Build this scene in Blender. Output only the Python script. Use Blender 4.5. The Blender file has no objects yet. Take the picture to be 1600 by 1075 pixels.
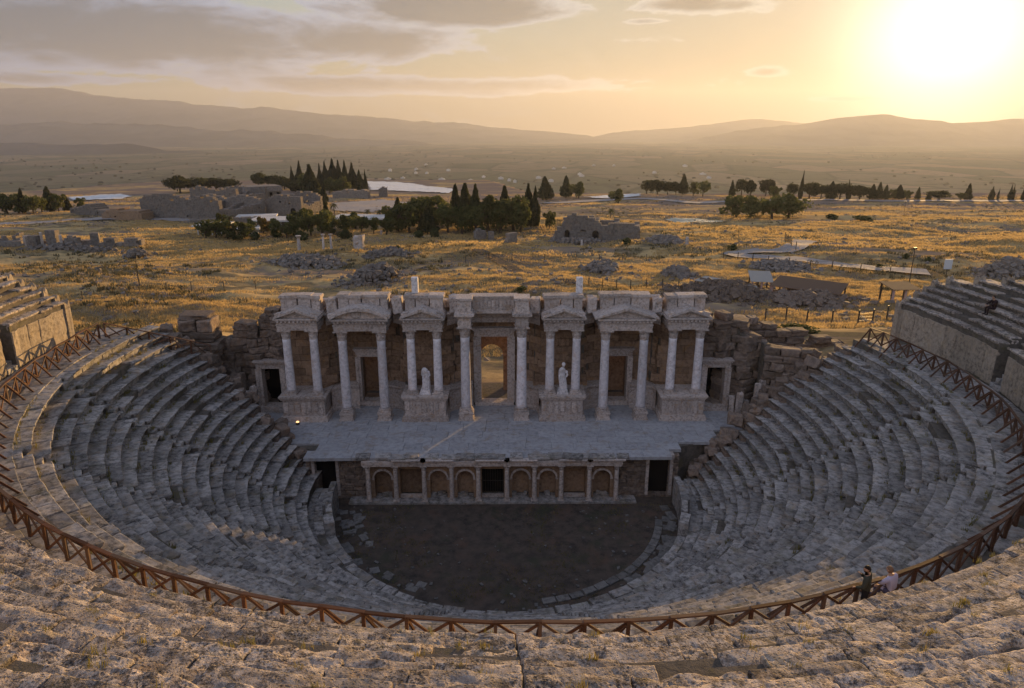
import bpy, math, random
import numpy as np
from mathutils import Vector, Matrix, noise

# ------------------------------------------------------------------ camera, light, exposure
scene = bpy.context.scene
COL = scene.collection
R_ = math.radians
CAM = Vector((1.0, -43.0, 25.5)); PITCH = R_(17.3); YAW = R_(0.5); FPX = 1067.0
SUN_EL = R_(5.2); SUN_AZ = R_(31.0)          # azimuth from +Y towards +X
SUN_STRENGTH = 5.0; SKY_STRENGTH = 0.12; EXPOSURE = 1.32
HAZE_DENSITY = 7.0e-5

cd = bpy.data.cameras.new('camera'); cam = bpy.data.objects.new('camera', cd); COL.objects.link(cam)
cam.location = CAM; cam.rotation_euler = (math.pi/2 - PITCH, 0, -YAW)
cd.sensor_width = 36; cd.lens = 36*FPX/1600; cd.clip_start = 0.1; cd.clip_end = 60000
scene.camera = cam
scene.view_settings.view_transform = 'Standard'; scene.view_settings.look = 'None'
scene.view_settings.exposure = EXPOSURE; scene.view_settings.gamma = 1
scene.view_settings.use_curve_mapping = False
scene.render.engine = 'CYCLES'
scene.cycles.use_denoising = True
scene.cycles.max_bounces = 6; scene.cycles.diffuse_bounces = 3; scene.cycles.volume_bounces = 0
scene.cycles.transparent_max_bounces = 8

sun_dir = Vector((math.sin(SUN_AZ)*math.cos(SUN_EL), math.cos(SUN_AZ)*math.cos(SUN_EL), math.sin(SUN_EL)))
sd = bpy.data.lights.new('sun', 'SUN'); so = bpy.data.objects.new('sun', sd); COL.objects.link(so)
sd.energy = SUN_STRENGTH; sd.angle = R_(0.6); sd.color = (1.0, 0.60, 0.22)
so.rotation_euler = sun_dir.to_track_quat('Z', 'Y').to_euler(); so.location = (60, 100, 60)

def ray(px, py):
    """world direction of a photograph pixel (1600x1075)"""
    x = (px-800)/FPX; y = (537.5-py)/FPX
    f = math.cos(PITCH) + y*math.sin(PITCH); u = -math.sin(PITCH) + y*math.cos(PITCH)
    return Vector((x*math.cos(YAW) + f*math.sin(YAW), -x*math.sin(YAW) + f*math.cos(YAW), u))
def px_of(p):
    d = Vector(p) - CAM
    r = d.x*math.cos(YAW) - d.y*math.sin(YAW); f = d.x*math.sin(YAW) + d.y*math.cos(YAW)
    dep = f*math.cos(PITCH) - d.z*math.sin(PITCH); up = f*math.sin(PITCH) + d.z*math.cos(PITCH)
    if dep < 0.3: return None
    return 800 + FPX*r/dep, 537.5 - FPX*up/dep, dep

# ------------------------------------------------------------------ node helpers
class NT:
    def __init__(s, tree): s.t = tree; s.n = tree.nodes; s.l = tree.links
    def node(s, typ, **kw):
        n = s.n.new(typ)
        for k, v in kw.items(): setattr(n, k, v)
        return n
    def put(s, sock, v):
        if v is None: return
        if hasattr(v, 'is_linked') or hasattr(v, 'links'): s.l.new(v, sock)
        else:
            if isinstance(v, (tuple, list)) and sock.type == 'RGBA' and len(v) == 3: v = (*v, 1)
            sock.default_value = v
    def math(s, op, a, b=None, c=None, clamp=False):
        n = s.node('ShaderNodeMath', operation=op, use_clamp=clamp)
        for i, v in enumerate((a, b, c)):
            if v is not None: s.put(n.inputs[i], v)
        return n.outputs[0]
    def vmath(s, op, a, b=None):
        n = s.node('ShaderNodeVectorMath', operation=op)
        s.put(n.inputs[0], a)
        if b is not None: s.put(n.inputs[3 if op == 'SCALE' else 1], b)
        return n.outputs['Value'] if op in ('DOT_PRODUCT', 'LENGTH') else n.outputs[0]
    def mix(s, f, a, b, blend='MIX'):
        n = s.node('ShaderNodeMix', data_type='RGBA', blend_type=blend)
        s.put(n.inputs[0], f); s.put(n.inputs[6], a); s.put(n.inputs[7], b)
        return n.outputs[2]
    def noise(s, vec, scale, detail=4, rough=0.55, dist=0.0, color=False):
        n = s.node('ShaderNodeTexNoise')
        s.put(n.inputs['Vector'], vec); n.inputs['Scale'].default_value = scale
        n.inputs['Detail'].default_value = detail; n.inputs['Roughness'].default_value = rough
        n.inputs['Distortion'].default_value = dist
        return n.outputs['Color' if color else 'Fac']
    def voro(s, vec, scale, feature='F1', out='Distance'):
        n = s.node('ShaderNodeTexVoronoi', feature=feature)
        s.put(n.inputs['Vector'], vec); n.inputs['Scale'].default_value = scale
        return n.outputs[out]
    def ramp(s, v, lo, hi, smooth=True):
        n = s.node('ShaderNodeMapRange', interpolation_type='SMOOTHSTEP' if smooth else 'LINEAR')
        s.put(n.inputs[0], v); n.inputs[1].default_value = lo; n.inputs[2].default_value = hi
        return n.outputs[0]

# ------------------------------------------------------------------ sky
world = bpy.data.worlds.new('World'); scene.world = world; world.use_nodes = True
W = NT(world.node_tree); W.n.clear()
sky = W.node('ShaderNodeTexSky', sky_type='NISHITA', sun_disc=False)
sky.sun_elevation = SUN_EL; sky.sun_rotation = SUN_AZ
sky.altitude = 300; sky.air_density = 1.0; sky.dust_density = 0.4; sky.ozone_density = 1.5
dirv = W.node('ShaderNodeTexCoord').outputs['Generated']
sep = W.node('ShaderNodeSeparateXYZ'); W.put(sep.inputs[0], dirv)
dx, dy, dz = sep.outputs
az = W.math('ARCTAN2', dx, dy)
el = W.math('ARCSINE', W.math('MINIMUM', dz, 1.0))
# streaky layered noise in (azimuth, elevation)
cv = W.node('ShaderNodeCombineXYZ')
W.put(cv.inputs[0], W.math('MULTIPLY', az, 4.0)); W.put(cv.inputs[1], W.math('MULTIPLY', el, 13.0)); cv.inputs[2].default_value = 3.7
n1 = W.noise(cv.outputs[0], 1.7, 9, 0.64, 0.5)
n2 = W.noise(cv.outputs[0], 6.0, 8, 0.68, 0.3)
nw = W.math('ADD', W.math('MULTIPLY', n1, 0.7), W.math('MULTIPLY', n2, 0.3))
# cloud banks: (px centre, py centre, half width px, half height px, weight)
BANKS = [(90, 45, 520, 78, 1.25), (60, 122, 220, 15, 0.9), (560, 64, 200, 40, 1.05), (680, 134, 350, 18, 1.1), (420, 100, 260, 30, .6),
         (690, 12, 220, 34, 1.25), (1090, 6, 110, 19, 1.2), (1195, 113, 30, 8, 0.8), (880, 128, 110, 6, 0.8),
         (1010, 33, 60, 6, 0.7), (1310, 154, 70, 5, 0.6), (330, 150, 120, 8, 0.35), (950, 62, 200, 10, 0.35)]
cov = None
for (bx, by, hw, hh, wt) in BANKS:
    d0 = ray(bx, by).normalized(); d1 = ray(bx+hw, by).normalized(); d2 = ray(bx, by-hh).normalized()
    a0 = math.atan2(d0.x, d0.y); e0 = math.asin(d0.z); ha = math.atan2(d1.x, d1.y)-a0; he = math.asin(d2.z)-e0
    u = W.math('DIVIDE', W.math('SUBTRACT', az, a0), ha); v = W.math('DIVIDE', W.math('SUBTRACT', el, e0), he)
    r2 = W.math('ADD', W.math('MULTIPLY', u, u), W.math('MULTIPLY', v, v))
    g = W.math('MULTIPLY', W.math('EXPONENT', W.math('MULTIPLY', r2, -0.9)), wt)
    cov = g if cov is None else W.math('MAXIMUM', cov, g)
cosg = W.math('MAXIMUM', W.vmath('DOT_PRODUCT', dirv, tuple(sun_dir)), 0.0)
# the same broken cloud goes on overhead and behind
over = W.math('MULTIPLY', W.ramp(el, 0.17, 0.4), 0.8)
cov = W.math('MAXIMUM', cov, over)
nn = W.math('SUBTRACT', nw, 0.5)
body = W.math('ADD', W.math('MULTIPLY', cov, 0.85), W.math('MULTIPLY', nn, 2.0))
cl = W.math('MULTIPLY', W.ramp(body, 0.34, 0.46), W.ramp(cov, 0.03, 0.25))
deep = W.ramp(body, 0.36, 0.86)                                   # thicker middle of a cloud is darker than its rim
veil = W.math('MULTIPLY', W.math('MULTIPLY', W.ramp(nw, 0.46, 0.66), 0.4), W.ramp(cosg, 0.97, 0.80))
cl = W.math('MAXIMUM', W.math('MULTIPLY', cl, 0.94), veil)
# clear sky veiled by dust: highlights spread and paled
lum = W.vmath('DOT_PRODUCT', sky.outputs[0], (0.3, 0.6, 0.1))
lr = W.math('DIVIDE', lum, 1.28)
skyv = W.vmath('SCALE', sky.outputs[0], W.math('DIVIDE', 1.0, W.math('SQRT', W.math('ADD', 1.0, W.math('MULTIPLY', lr, lr)))))
lum2 = W.vmath('DOT_PRODUCT', skyv, (0.35, 0.5, 0.15))
grey = W.vmath('SCALE', (1.06, 0.99, 0.93), lum2)
warm = W.ramp(lum, 1.5, 5.0)
skyv = W.mix(W.math('MULTIPLY', warm, 0.5), skyv, grey)
skyv = W.mix(1.0, skyv, W.mix(W.ramp(el, -0.01, 0.15), (0.50, 0.42, 0.27), (0.95, 0.97, 1.0)), 'MULTIPLY')      # extinction towards the horizon
skyv = W.mix(warm, skyv, W.mix(1.0, skyv, (0.95, 0.89, 0.73), 'MULTIPLY'))
cosg = W.math('MAXIMUM', W.vmath('DOT_PRODUCT', dirv, tuple(sun_dir)), 0.0)
g2 = W.math('POWER', cosg, 45.0); g3 = W.math('POWER', cosg, 240.0)
def addc(base, fac, colr):
    s_ = W.vmath('SCALE', colr, fac); return W.vmath('ADD', base, s_)
milk = addc(skyv, 1.0, (0.30, 0.29, 0.29))
milk = addc(milk, g2, (0.85, 0.66, 0.38))
milk = addc(milk, g3, (6.0, 5.4, 4.4))
cshade = W.mix(W.math('POWER', cosg, 5.0), (0.50, 0.63, 0.97), (1.36, 1.26, 1.02))
cshade = W.vmath('SCALE', cshade, W.math('SUBTRACT', 1.85, W.math('MULTIPLY', deep, 1.35)))
anti = W.ramp(W.vmath('DOT_PRODUCT', dirv, tuple(-sun_dir)), -0.1, 0.9)      # unseen front-lit clouds opposite the sun, brightened to fill the facade
cshade = W.vmath('ADD', cshade, W.vmath('SCALE', (2.1, 2.08, 2.4), anti))
cshade = W.vmath('ADD', cshade, W.vmath('SCALE', milk, 0.10))
skyout = W.mix(cl, milk, cshade)
bg = W.node('ShaderNodeBackground'); W.put(bg.inputs[0], skyout); bg.inputs[1].default_value = SKY_STRENGTH
wo = W.node('ShaderNodeOutputWorld'); W.l.new(bg.outputs[0], wo.inputs[0])

# ------------------------------------------------------------------ materials
MATS = {}
def new_mat(name):
    m = bpy.data.materials.new(name); m.use_nodes = True
    t = NT(m.node_tree); t.n.clear()
    out = t.node('ShaderNodeOutputMaterial'); b = t.node('ShaderNodeBsdfPrincipled')
    b.inputs['Specular IOR Level'].default_value = 0.12
    t.l.new(b.outputs[0], out.inputs[0]); MATS[name] = m
    return m, t, b, out
def pos(t): return t.node('ShaderNodeNewGeometry').outputs['Position']
def stone(name, c1, c2, dark, stain=None, scale=1.0, dark_amt=0.5, var=0.35, bump=0.5, bdist=0.04, rough=0.88, moss=None, moss_amt=0.0, pits=0.0, dk=(.48, .62)):
    m, t, b, out = new_mat(name); P = pos(t)
    rnd = t.node('ShaderNodeObjectInfo').outputs['Random']
    big = t.noise(P, 0.55*scale, 5, 0.6); mid = t.noise(P, 3.2*scale, 6, 0.65); fine = t.noise(P, 17*scale, 5, 0.7)
    c = t.mix(t.ramp(mid, 0.3, 0.7), c1, c2)
    if stain: c = t.mix(t.math('MULTIPLY', t.ramp(t.noise(P, 1.3*scale, 5, 0.7, 0.6), 0.5, 0.68), 0.8), c, stain)
    dkm = t.math('MULTIPLY', t.ramp(t.math('ADD', t.math('MULTIPLY', mid, 0.5), t.math('MULTIPLY', fine, 0.5)), *dk), dark_amt)
    dkm = t.math('MULTIPLY', dkm, t.ramp(big, 0.3, 0.6))
    c = t.mix(dkm, c, dark)
    if moss: c = t.mix(t.math('MULTIPLY', t.ramp(t.noise(P, 0.9*scale, 6, 0.7), 0.52, 0.66), moss_amt), c, moss)
    v = t.math('ADD', 1.0 - var/2, t.math('MULTIPLY', rnd, var))
    v = t.math('MULTIPLY', v, t.math('ADD', 0.8, t.math('MULTIPLY', fine, 0.4)))
    c = t.vmath('SCALE', c, v)
    t.put(b.inputs['Base Color'], c); b.inputs['Roughness'].default_value = rough
    h = t.math('ADD', t.math('MULTIPLY', mid, 0.6), t.math('MULTIPLY', fine, 0.4))
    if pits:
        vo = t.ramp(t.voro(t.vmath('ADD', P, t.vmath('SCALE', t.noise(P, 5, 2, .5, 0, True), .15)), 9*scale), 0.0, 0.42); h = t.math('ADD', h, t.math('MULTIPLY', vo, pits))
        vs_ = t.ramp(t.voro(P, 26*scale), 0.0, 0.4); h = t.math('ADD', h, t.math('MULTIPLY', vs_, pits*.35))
        pm_ = t.math('MULTIPLY', t.math('SUBTRACT', 1.0, vo), t.ramp(big, .35, .6)); c = t.mix(t.math('MULTIPLY', pm_, .75), c, dark); t.put(b.inputs['Base Color'], c)  # shade of the bump pits is also painted into the colour
    bp = t.node('ShaderNodeBump'); bp.inputs['Strength'].default_value = bump; bp.inputs['Distance'].default_value = bdist
    t.put(bp.inputs['Height'], h); t.l.new(bp.outputs[0], b.inputs['Normal'])
    return m
stone('seat_stone', (.375, .355, .342), (.205, .194, .188), (.045, .044, .044), (.31, .25, .195), 1.0, .9, .55, .7, .05, moss=(.12, .11, .05), moss_amt=.35)
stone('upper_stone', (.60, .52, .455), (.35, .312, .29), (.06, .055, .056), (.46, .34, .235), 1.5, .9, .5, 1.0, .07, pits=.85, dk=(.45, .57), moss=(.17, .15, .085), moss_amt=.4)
stone('core_stone', (.16, .14, .12), (.10, .09, .08), (.05, .05, .045), None, 1.0, .5, .1, .8, .06, moss=(.10, .09, .04), moss_amt=.6)
stone('marble', (.74, .71, .715), (.61, .585, .60), (.24, .225, .225), (.46, .38, .33), 1.6, .85, .35, .45, .03, rough=.7)
stone('column_marble', (.73, .695, .71), (.58, .55, .57), (.30, .28, .285), (.58, .47, .42), 1.4, .7, .35, .35, .02, rough=.65)
stone('marble_warm', (.54, .475, .44), (.40, .345, .315), (.14, .12, .11), (.42, .30, .21), 1.8, .9, .35, .5, .03)
stone('brown_stone', (.34, .235, .16), (.24, .16, .11), (.07, .05, .04), (.33, .20, .10), 1.2, .6, .5, .6, .04)
stone('rubble_stone', (.24, .19, .155), (.16, .125, .105), (.06, .05, .045), (.26, .17, .11), 1.3, .6, .55, .8, .06)
stone('plinth_stone', (.40, .405, .425), (.33, .335, .355), (.16, .16, .17), (.30, .26, .22), .9, .5, .16, .25, .01)
stone('wall_slab', (.38, .325, .265), (.28, .235, .19), (.10, .085, .07), (.42, .33, .23), 1.4, .85, .35, .7, .05)
stone('grey_ruin', (.25, .22, .20), (.17, .15, .135), (.07, .06, .055), (.27, .2, .15), .5, .6, .3, .9, .15)
stone('soil', (.105, .082, .067), (.064, .054, .047), (.028, .026, .024), (.115, .075, .056), .45, .8, .0, .6, .04, moss=(.05, .055, .036), moss_amt=.75)
stone('paving', (.20, .19, .18), (.14, .135, .13), (.06, .055, .05), None, 1.2, .7, .4, .5, .03)
stone('path_gravel', (.36, .335, .33), (.30, .28, .275), (.16, .15, .15), None, .8, .4, .0, .3, .02)
stone('travertine', (.78, .78, .77), (.66, .68, .70), (.5, .52, .55), (.6, .55, .46), .12, .5, .0, .4, .1)
stone('white_roof', (.62, .60, .57), (.54, .52, .50), (.4, .38, .36), None, .5, .4, .1, .2, .01)

def simple(name, c, rough=0.8, var=0.0, nscale=6.0, namt=0.25, metallic=0):
    m, t, b, out = new_mat(name); P = pos(t)
    n = t.noise(P, nscale, 5, 0.6)
    f = t.math('ADD', 1-namt/2, t.math('MULTIPLY', n, namt))
    if var: f = t.math('MULTIPLY', f, t.math('ADD', 1-var/2, t.math('MULTIPLY', t.node('ShaderNodeObjectInfo').outputs['Random'], var)))
    t.put(b.inputs['Base Color'], t.vmath('SCALE', c, f)); b.inputs['Roughness'].default_value = rough
    b.inputs['Metallic'].default_value = metallic
    return m
def wood(name, c1, c2):
    m, t, b, out = new_mat(name)
    P = t.node('ShaderNodeTexCoord').outputs['Object']
    mp = t.node('ShaderNodeMapping'); t.put(mp.inputs[0], P); mp.inputs['Scale'].default_value = (2, 30, 30)
    g = t.noise(mp.outputs[0], 1.0, 5, 0.6, 0.4)
    rnd = t.node('ShaderNodeObjectInfo').outputs['Random']
    c = t.mix(t.ramp(g, .3, .7), c1, c2)
    c = t.mix(t.math('MULTIPLY', t.ramp(t.math('FRACT', t.math('MULTIPLY', rnd, 7.31)), .4, 1.0), .6), c, (.13, .10, .08))
    c = t.vmath('SCALE', c, t.math('ADD', .65, t.math('MULTIPLY', rnd, .65)))
    t.put(b.inputs['Base Color'], c); b.inputs['Roughness'].default_value = .75
    bp = t.node('ShaderNodeBump'); bp.inputs['Strength'].default_value = .4; bp.inputs['Distance'].default_value = .01
    t.put(bp.inputs['Height'], g); t.l.new(bp.outputs[0], b.inputs['Normal'])
wood('wood', (.15, .075, .045), (.075, .04, .028))
simple('dark_metal', (.05, .045, .04), .5)
simple('opening_shade', (.012, .011, .011), .95)  # near-black colour that stands in for shade inside openings
simple('shed_roof', (.15, .10, .07), .8); simple('shed_sheet', (.36, .34, .31), .7)
simple('skin', (.42, .25, .17), .6, namt=.1); simple('jacket', (.055, .06, .05), .85); simple('hair', (.018, .014, .012), .6)
simple('hair_light', (.20, .12, .075), .6)
simple('tshirt', (.50, .48, .66), .85); simple('trousers', (.02, .02, .024), .85); simple('dark_cloth', (.035, .022, .022), .9)
simple('jeans', (.10, .09, .15), .85)
simple('bark', (.09, .065, .045), .9); simple('sign_panel', (.55, .58, .62), .5)
simple('pink_stone', (.42, .30, .28), .85, .1)
simple('lamp_glass', (.6, .5, .4), .3)
def leaf(name, c1, c2, tr=0.35):
    m, t, b, out = new_mat(name); P = pos(t)
    rnd = t.node('ShaderNodeObjectInfo').outputs['Random']
    c = t.mix(t.ramp(t.noise(P, .9, 4, .7), .3, .7), c1, c2)
    c = t.vmath('SCALE', c, t.math('ADD', .75, t.math('MULTIPLY', rnd, .5)))
    t.put(b.inputs['Base Color'], c); b.inputs['Roughness'].default_value = .75
    trn = t.node('ShaderNodeBsdfTranslucent'); t.put(trn.inputs[0], t.vmath('SCALE', c, 1.2))
    mx = t.node('ShaderNodeMixShader'); mx.inputs[0].default_value = tr
    t.l.new(b.outputs[0], mx.inputs[1]); t.l.new(trn.outputs[0], mx.inputs[2]); t.l.new(mx.outputs[0], out.inputs[0])
leaf('cypress_leaf', (.03, .038, .02), (.055, .058, .028), .35)
leaf('pine_leaf', (.035, .042, .02), (.07, .07, .03), .4)
leaf('broad_leaf', (.055, .07, .025), (.12, .12, .04), .45)
leaf('autumn_leaf', (.16, .10, .03), (.11, .09, .03), .35)
leaf('palm_leaf', (.07, .08, .035), (.11, .10, .045), .3)
leaf('dry_grass', (.60, .42, .185), (.42, .32, .16), .5)
leaf('scrub', (.085, .08, .045), (.13, .11, .06), .3)
leaf('weed', (.22, .18, .06), (.13, .13, .045), .4)
leaf('bush_leaf', (.07, .08, .03), (.05, .06, .025), .3)
def water_mat():
    m, t, b, out = new_mat('pool_water'); b.inputs['Base Color'].default_value = (.30, .34, .30, 1)
    b.inputs['Roughness'].default_value = .12
    bp = t.node('ShaderNodeBump'); bp.inputs['Strength'].default_value = .15; t.put(bp.inputs['Height'], t.noise(pos(t), 3, 3)); t.l.new(bp.outputs[0], b.inputs['Normal'])
water_mat()
def ground_mat():
    m, t, b, out = new_mat('ground'); P = pos(t)
    sp = t.node('ShaderNodeSeparateXYZ'); t.put(sp.inputs[0], P)
    st = t.node('ShaderNodeMapping'); t.put(st.inputs[0], P); st.inputs['Scale'].default_value = (.55, 1, 1)
    n1 = t.noise(st.outputs[0], .045, 6, .62, .5); n2 = t.noise(st.outputs[0], .22, 6, .65); n3 = t.noise(P, 1.6, 5, .7)
    dry = t.mix(t.ramp(n2, .35, .65), (.52, .38, .19), (.38, .285, .15))
    scrub = t.mix(t.ramp(n3, .35, .65), (.19, .165, .095), (.12, .10, .075))
    c = t.mix(t.ramp(t.math('ADD', t.math('MULTIPLY', n1, .6), t.math('MULTIPLY', n2, .4)), .46, .57), dry, scrub)
    bare = t.mix(t.ramp(n3, .3, .7), (.27, .21, .17), (.20, .16, .135))
    c = t.mix(t.math('MULTIPLY', t.ramp(t.noise(st.outputs[0], .07, 6, .7, .8), .49, .59), .85), c, bare)
    farm = t.ramp(sp.outputs[1], 215, 300)
    c = t.mix(t.math('MULTIPLY', farm, t.ramp(n1, .40, .52)), c, bare)
    c = t.vmath('SCALE', c, t.math('ADD', .7, t.math('MULTIPLY', n3, .6)))
    # valley fields
    fm = t.node('ShaderNodeMapping'); t.put(fm.inputs[0], P); fm.inputs['Scale'].default_value = (.0035, .0022, 0); fm.inputs['Rotation'].default_value = (0, 0, .35)
    cell = t.voro(fm.outputs[0], 1.0, 'F1', 'Color')
    cs = t.node('ShaderNodeSeparateXYZ'); t.put(cs.inputs[0], cell)
    fld = t.mix(t.ramp(cs.outputs[0], .2, .8), (.11, .115, .075), (.17, .15, .105))
    fld = t.mix(t.ramp(cs.outputs[1], .78, .9), fld, (.22, .18, .13))
    edge = t.ramp(t.voro(fm.outputs[0], 1.0, 'DISTANCE_TO_EDGE'), .0, .05)
    fld = t.mix(edge, (.08, .083, .058), fld)
    fld = t.mix(t.math('MULTIPLY', t.ramp(t.noise(P, .012, 5, .7), .55, .65), .8), fld, (.05, .055, .035))
    fld = t.mix(t.math('MULTIPLY', t.ramp(t.noise(P, .02, 5, .75), .66, .72), .5), fld, (.4, .35, .3))
    c = t.mix(t.ramp(sp.outputs[2], -30, -22), fld, c)
    t.put(b.inputs['Base Color'], c); b.inputs['Roughness'].default_value = 1; b.inputs['Specular IOR Level'].default_value = 0.0
    bp = t.node('ShaderNodeBump'); bp.inputs['Strength'].default_value = .8; bp.inputs['Distance'].default_value = .25
    t.put(bp.inputs['Height'], t.math('ADD', t.math('MULTIPLY', n2, .6), t.math('MULTIPLY', n3, .4))); t.l.new(bp.outputs[0], b.inputs['Normal'])
ground_mat()
def mountain_mat():
    m, t, b, out = new_mat('mountain'); P = pos(t)
    n = t.noise(P, .0016, 7, .65)
    t.put(b.inputs['Base Color'], t.mix(t.ramp(n, .35, .65), (.11, .105, .10), (.06, .062, .058))); b.inputs['Roughness'].default_value = 1; b.inputs['Specular IOR Level'].default_value = 0.0
mountain_mat()

# ------------------------------------------------------------------ mesh helpers
class MB:
    def __init__(s): s.v = []; s.f = []
    def poly(s, vs, fs, M=None):
        o = len(s.v)
        for p in vs: s.v.append(tuple(M @ Vector(p)) if M else tuple(p))
        for f in fs: s.f.append(tuple(i+o for i in f))
        return s
    def box(s, x0, x1, y0, y1, z0, z1, M=None):
        v = [(x0,y0,z0),(x1,y0,z0),(x1,y1,z0),(x0,y1,z0),(x0,y0,z1),(x1,y0,z1),(x1,y1,z1),(x0,y1,z1)]
        return s.poly(v, [(0,3,2,1),(4,5,6,7),(0,1,5,4),(1,2,6,5),(2,3,7,6),(3,0,4,7)], M)
    def bar(s, a, b, w, h, up=Vector((0,0,1))):
        a = Vector(a); b = Vector(b); d = b-a; L = d.length; x = d/L
        y = up.cross(x)
        if y.length < 1e-4: y = Vector((0,1,0)).cross(x)
        y.normalize(); z = x.cross(y)
        M = Matrix(((x.x,y.x,z.x,a.x),(x.y,y.y,z.y,a.y),(x.z,y.z,z.z,a.z),(0,0,0,1)))
        return s.box(0, L, -w/2, w/2, -h/2, h/2, M)
    def lathe(s, prof, n=16, M=None, mod=None, caps=True):
        o = []; vs = []
        for (r, z) in prof:
            for k in range(n):
                a = 2*math.pi*k/n; rr = r*(mod(a, z) if mod else 1)
                vs.append((rr*math.cos(a), rr*math.sin(a), z))
        fs = []
        for i in range(len(prof)-1):
            for k in range(n):
                fs.append((i*n+k, i*n+(k+1) % n, (i+1)*n+(k+1) % n, (i+1)*n+k))
        if caps:
            fs.append(tuple(reversed(range(n)))); fs.append(tuple(range((len(prof)-1)*n, len(prof)*n)))
        return s.poly(vs, fs, M)
    def prism(s, outline, y0, y1, M=None):
        """outline in (x,z), extruded along y"""
        n = len(outline)
        vs = [(x, y0, z) for x, z in outline] + [(x, y1, z) for x, z in outline]
        fs = [tuple(range(n)), tuple(reversed(range(n, 2*n)))]
        for i in range(n):
            j = (i+1) % n; fs.append((i, i+n, j+n, j))
        return s.poly(vs, fs, M)
    def mesh(s, name, mat=None, smooth=False):
        me = bpy.data.meshes.new(name); me.from_pydata(s.v, [], s.f)
        if mat: me.materials.append(MATS[mat] if isinstance(mat, str) else mat)
        if smooth: me.shade_smooth()
        me.update(); return me
    def build(s, name, mat, parent=None, smooth=False):
        return link(name, s.mesh(name, mat, smooth), parent)
def link(name, me, parent=None, M=None):
    o = bpy.data.objects.new(name, me); COL.objects.link(o)
    if parent: o.parent = parent
    if M is not None: o.matrix_local = M
    return o
def tag(o, label=None, cat=None, group=None, kind=None):
    if cat and not kind: kind = 'thing'
    for k, v in (('label', label), ('category', cat), ('group', group), ('kind', kind)):
        if v: o[k] = v
    return o
def thing(name, label, cat, loc=(0, 0, 0), rz=0, group=None):
    o = bpy.data.objects.new(name, None); COL.objects.link(o); o.location = loc; o.rotation_euler = (0, 0, rz)
    o.empty_display_size = .2
    return tag(o, label, cat, group)
def struct(o, label=None): return tag(o, label, kind='structure')
def T(x, y, z, rz=0, sx=1, sy=1, sz=1, rx=0, ry=0):
    return Matrix.Translation((x, y, z)) @ Matrix.Rotation(rz, 4, 'Z') @ Matrix.Rotation(ry, 4, 'Y') @ Matrix.Rotation(rx, 4, 'X') @ Matrix.Diagonal((sx, sy, sz, 1))
ORD = ['first', 'second', 'third', 'fourth', 'fifth', 'sixth', 'seventh', 'eighth', 'ninth', 'tenth', 'eleventh', 'twelfth', 'thirteenth', 'fourteenth', 'fifteenth', 'sixteenth', 'seventeenth', 'eighteenth', 'nineteenth', 'twentieth', 'twenty-first', 'twenty-second']

def grid_block(seed, L, D, H, nx, ny, nz, r=.03, amp=.02, freq=2.2, lip=0.0, pit=0.0, oct_=3):
    """weathered block: x in [-L/2,L/2], y in [0,D] (front at 0), z in [-H,0]"""
    def lin(a, b, n): return [a, a+r] + [a+r+(b-a-2*r)*i/(n-1) for i in range(1, n-1)] + [b-r, b]
    xs, ys, zs = lin(-L/2, L/2, nx), lin(0, D, ny), lin(-H, 0, nz)
    idx = {}; vs = []; fs = []
    def V(i, j, k):
        key = (i, j, k)
        if key not in idx: idx[key] = len(vs); vs.append((xs[i], ys[j], zs[k]))
        return idx[key]
    X, Y, Z = len(xs)-1, len(ys)-1, len(zs)-1
    for i in range(X):
        for j in range(Y):
            fs.append((V(i,j,Z), V(i+1,j,Z), V(i+1,j+1,Z), V(i,j+1,Z))); fs.append((V(i,j,0), V(i,j+1,0), V(i+1,j+1,0), V(i+1,j,0)))
        for k in range(Z):
            fs.append((V(i,0,k), V(i+1,0,k), V(i+1,0,k+1), V(i,0,k+1))); fs.append((V(i,Y,k), V(i,Y,k+1), V(i+1,Y,k+1), V(i+1,Y,k)))
    for j in range(Y):
        for k in range(Z):
            fs.append((V(0,j,k), V(0,j,k+1), V(0,j+1,k+1), V(0,j+1,k))); fs.append((V(X,j,k), V(X,j+1,k), V(X,j+1,k+1), V(X,j,k+1)))
    rng = random.Random(seed); off = Vector((rng.uniform(-90, 90), rng.uniform(-90, 90), rng.uniform(-90, 90)))
    out = []
    for p in vs:
        p = Vector(p)
        q = Vector((min(max(p.x, -L/2+r), L/2-r), min(max(p.y, r), D-r), min(max(p.z, -H+r), -r)))
        d = p-q
        if d.length > 1e-6: p = q + d.normalized()*r
        d = noise.noise_vector(p*freq+off)*amp
        f = freq
        for o in range(1, oct_): f *= 2.3; d += noise.noise_vector(p*f+off)*amp*(.5**o)
        if pit:
            n = noise.noise((p.x*1.5+off.x, p.y*2.4+off.y, off.z)); hol = min(1, max(0, (n-.08)/.35))
            n2 = noise.noise(p*6+off*1.7); n3 = noise.noise(p*15+off*.7)
            ch = max(0, noise.noise((p.x*2.1+off.y, off.z, 0))+.15)
            fr = max(0, 1-p.y/.22)
            if p.z > -.2: d.z -= pit*(.75*hol*hol+.35*max(0, n2-.1)+.22*max(0, n3-.12)) + fr*fr*ch*pit*1.3
            if p.y < .2: d.y += pit*(ch*.7+max(0, n2)*.35)
        if False:
            n = noise.noise(p*4.5+off*1.7); n2 = noise.noise(p*11+off*.7)
            e = max(0, n-.05)*pit*1.6 + max(0, n2-.1)*pit*.7
            edge = 1.0 if (p.y < .25 or abs(p.x) > L/2-.25) else .55
            d.z -= e*edge; d.y += (e*.8 if p.y < .2 else 0)
        if lip and p.z < -.12: d.y += lip*min(1, (-.12-p.z)/.05)*max(0, 1-p.y/.5)
        out.append(p+d)
    m = MB(); m.v = [tuple(p) for p in out]; m.f = fs
    return m

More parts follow.
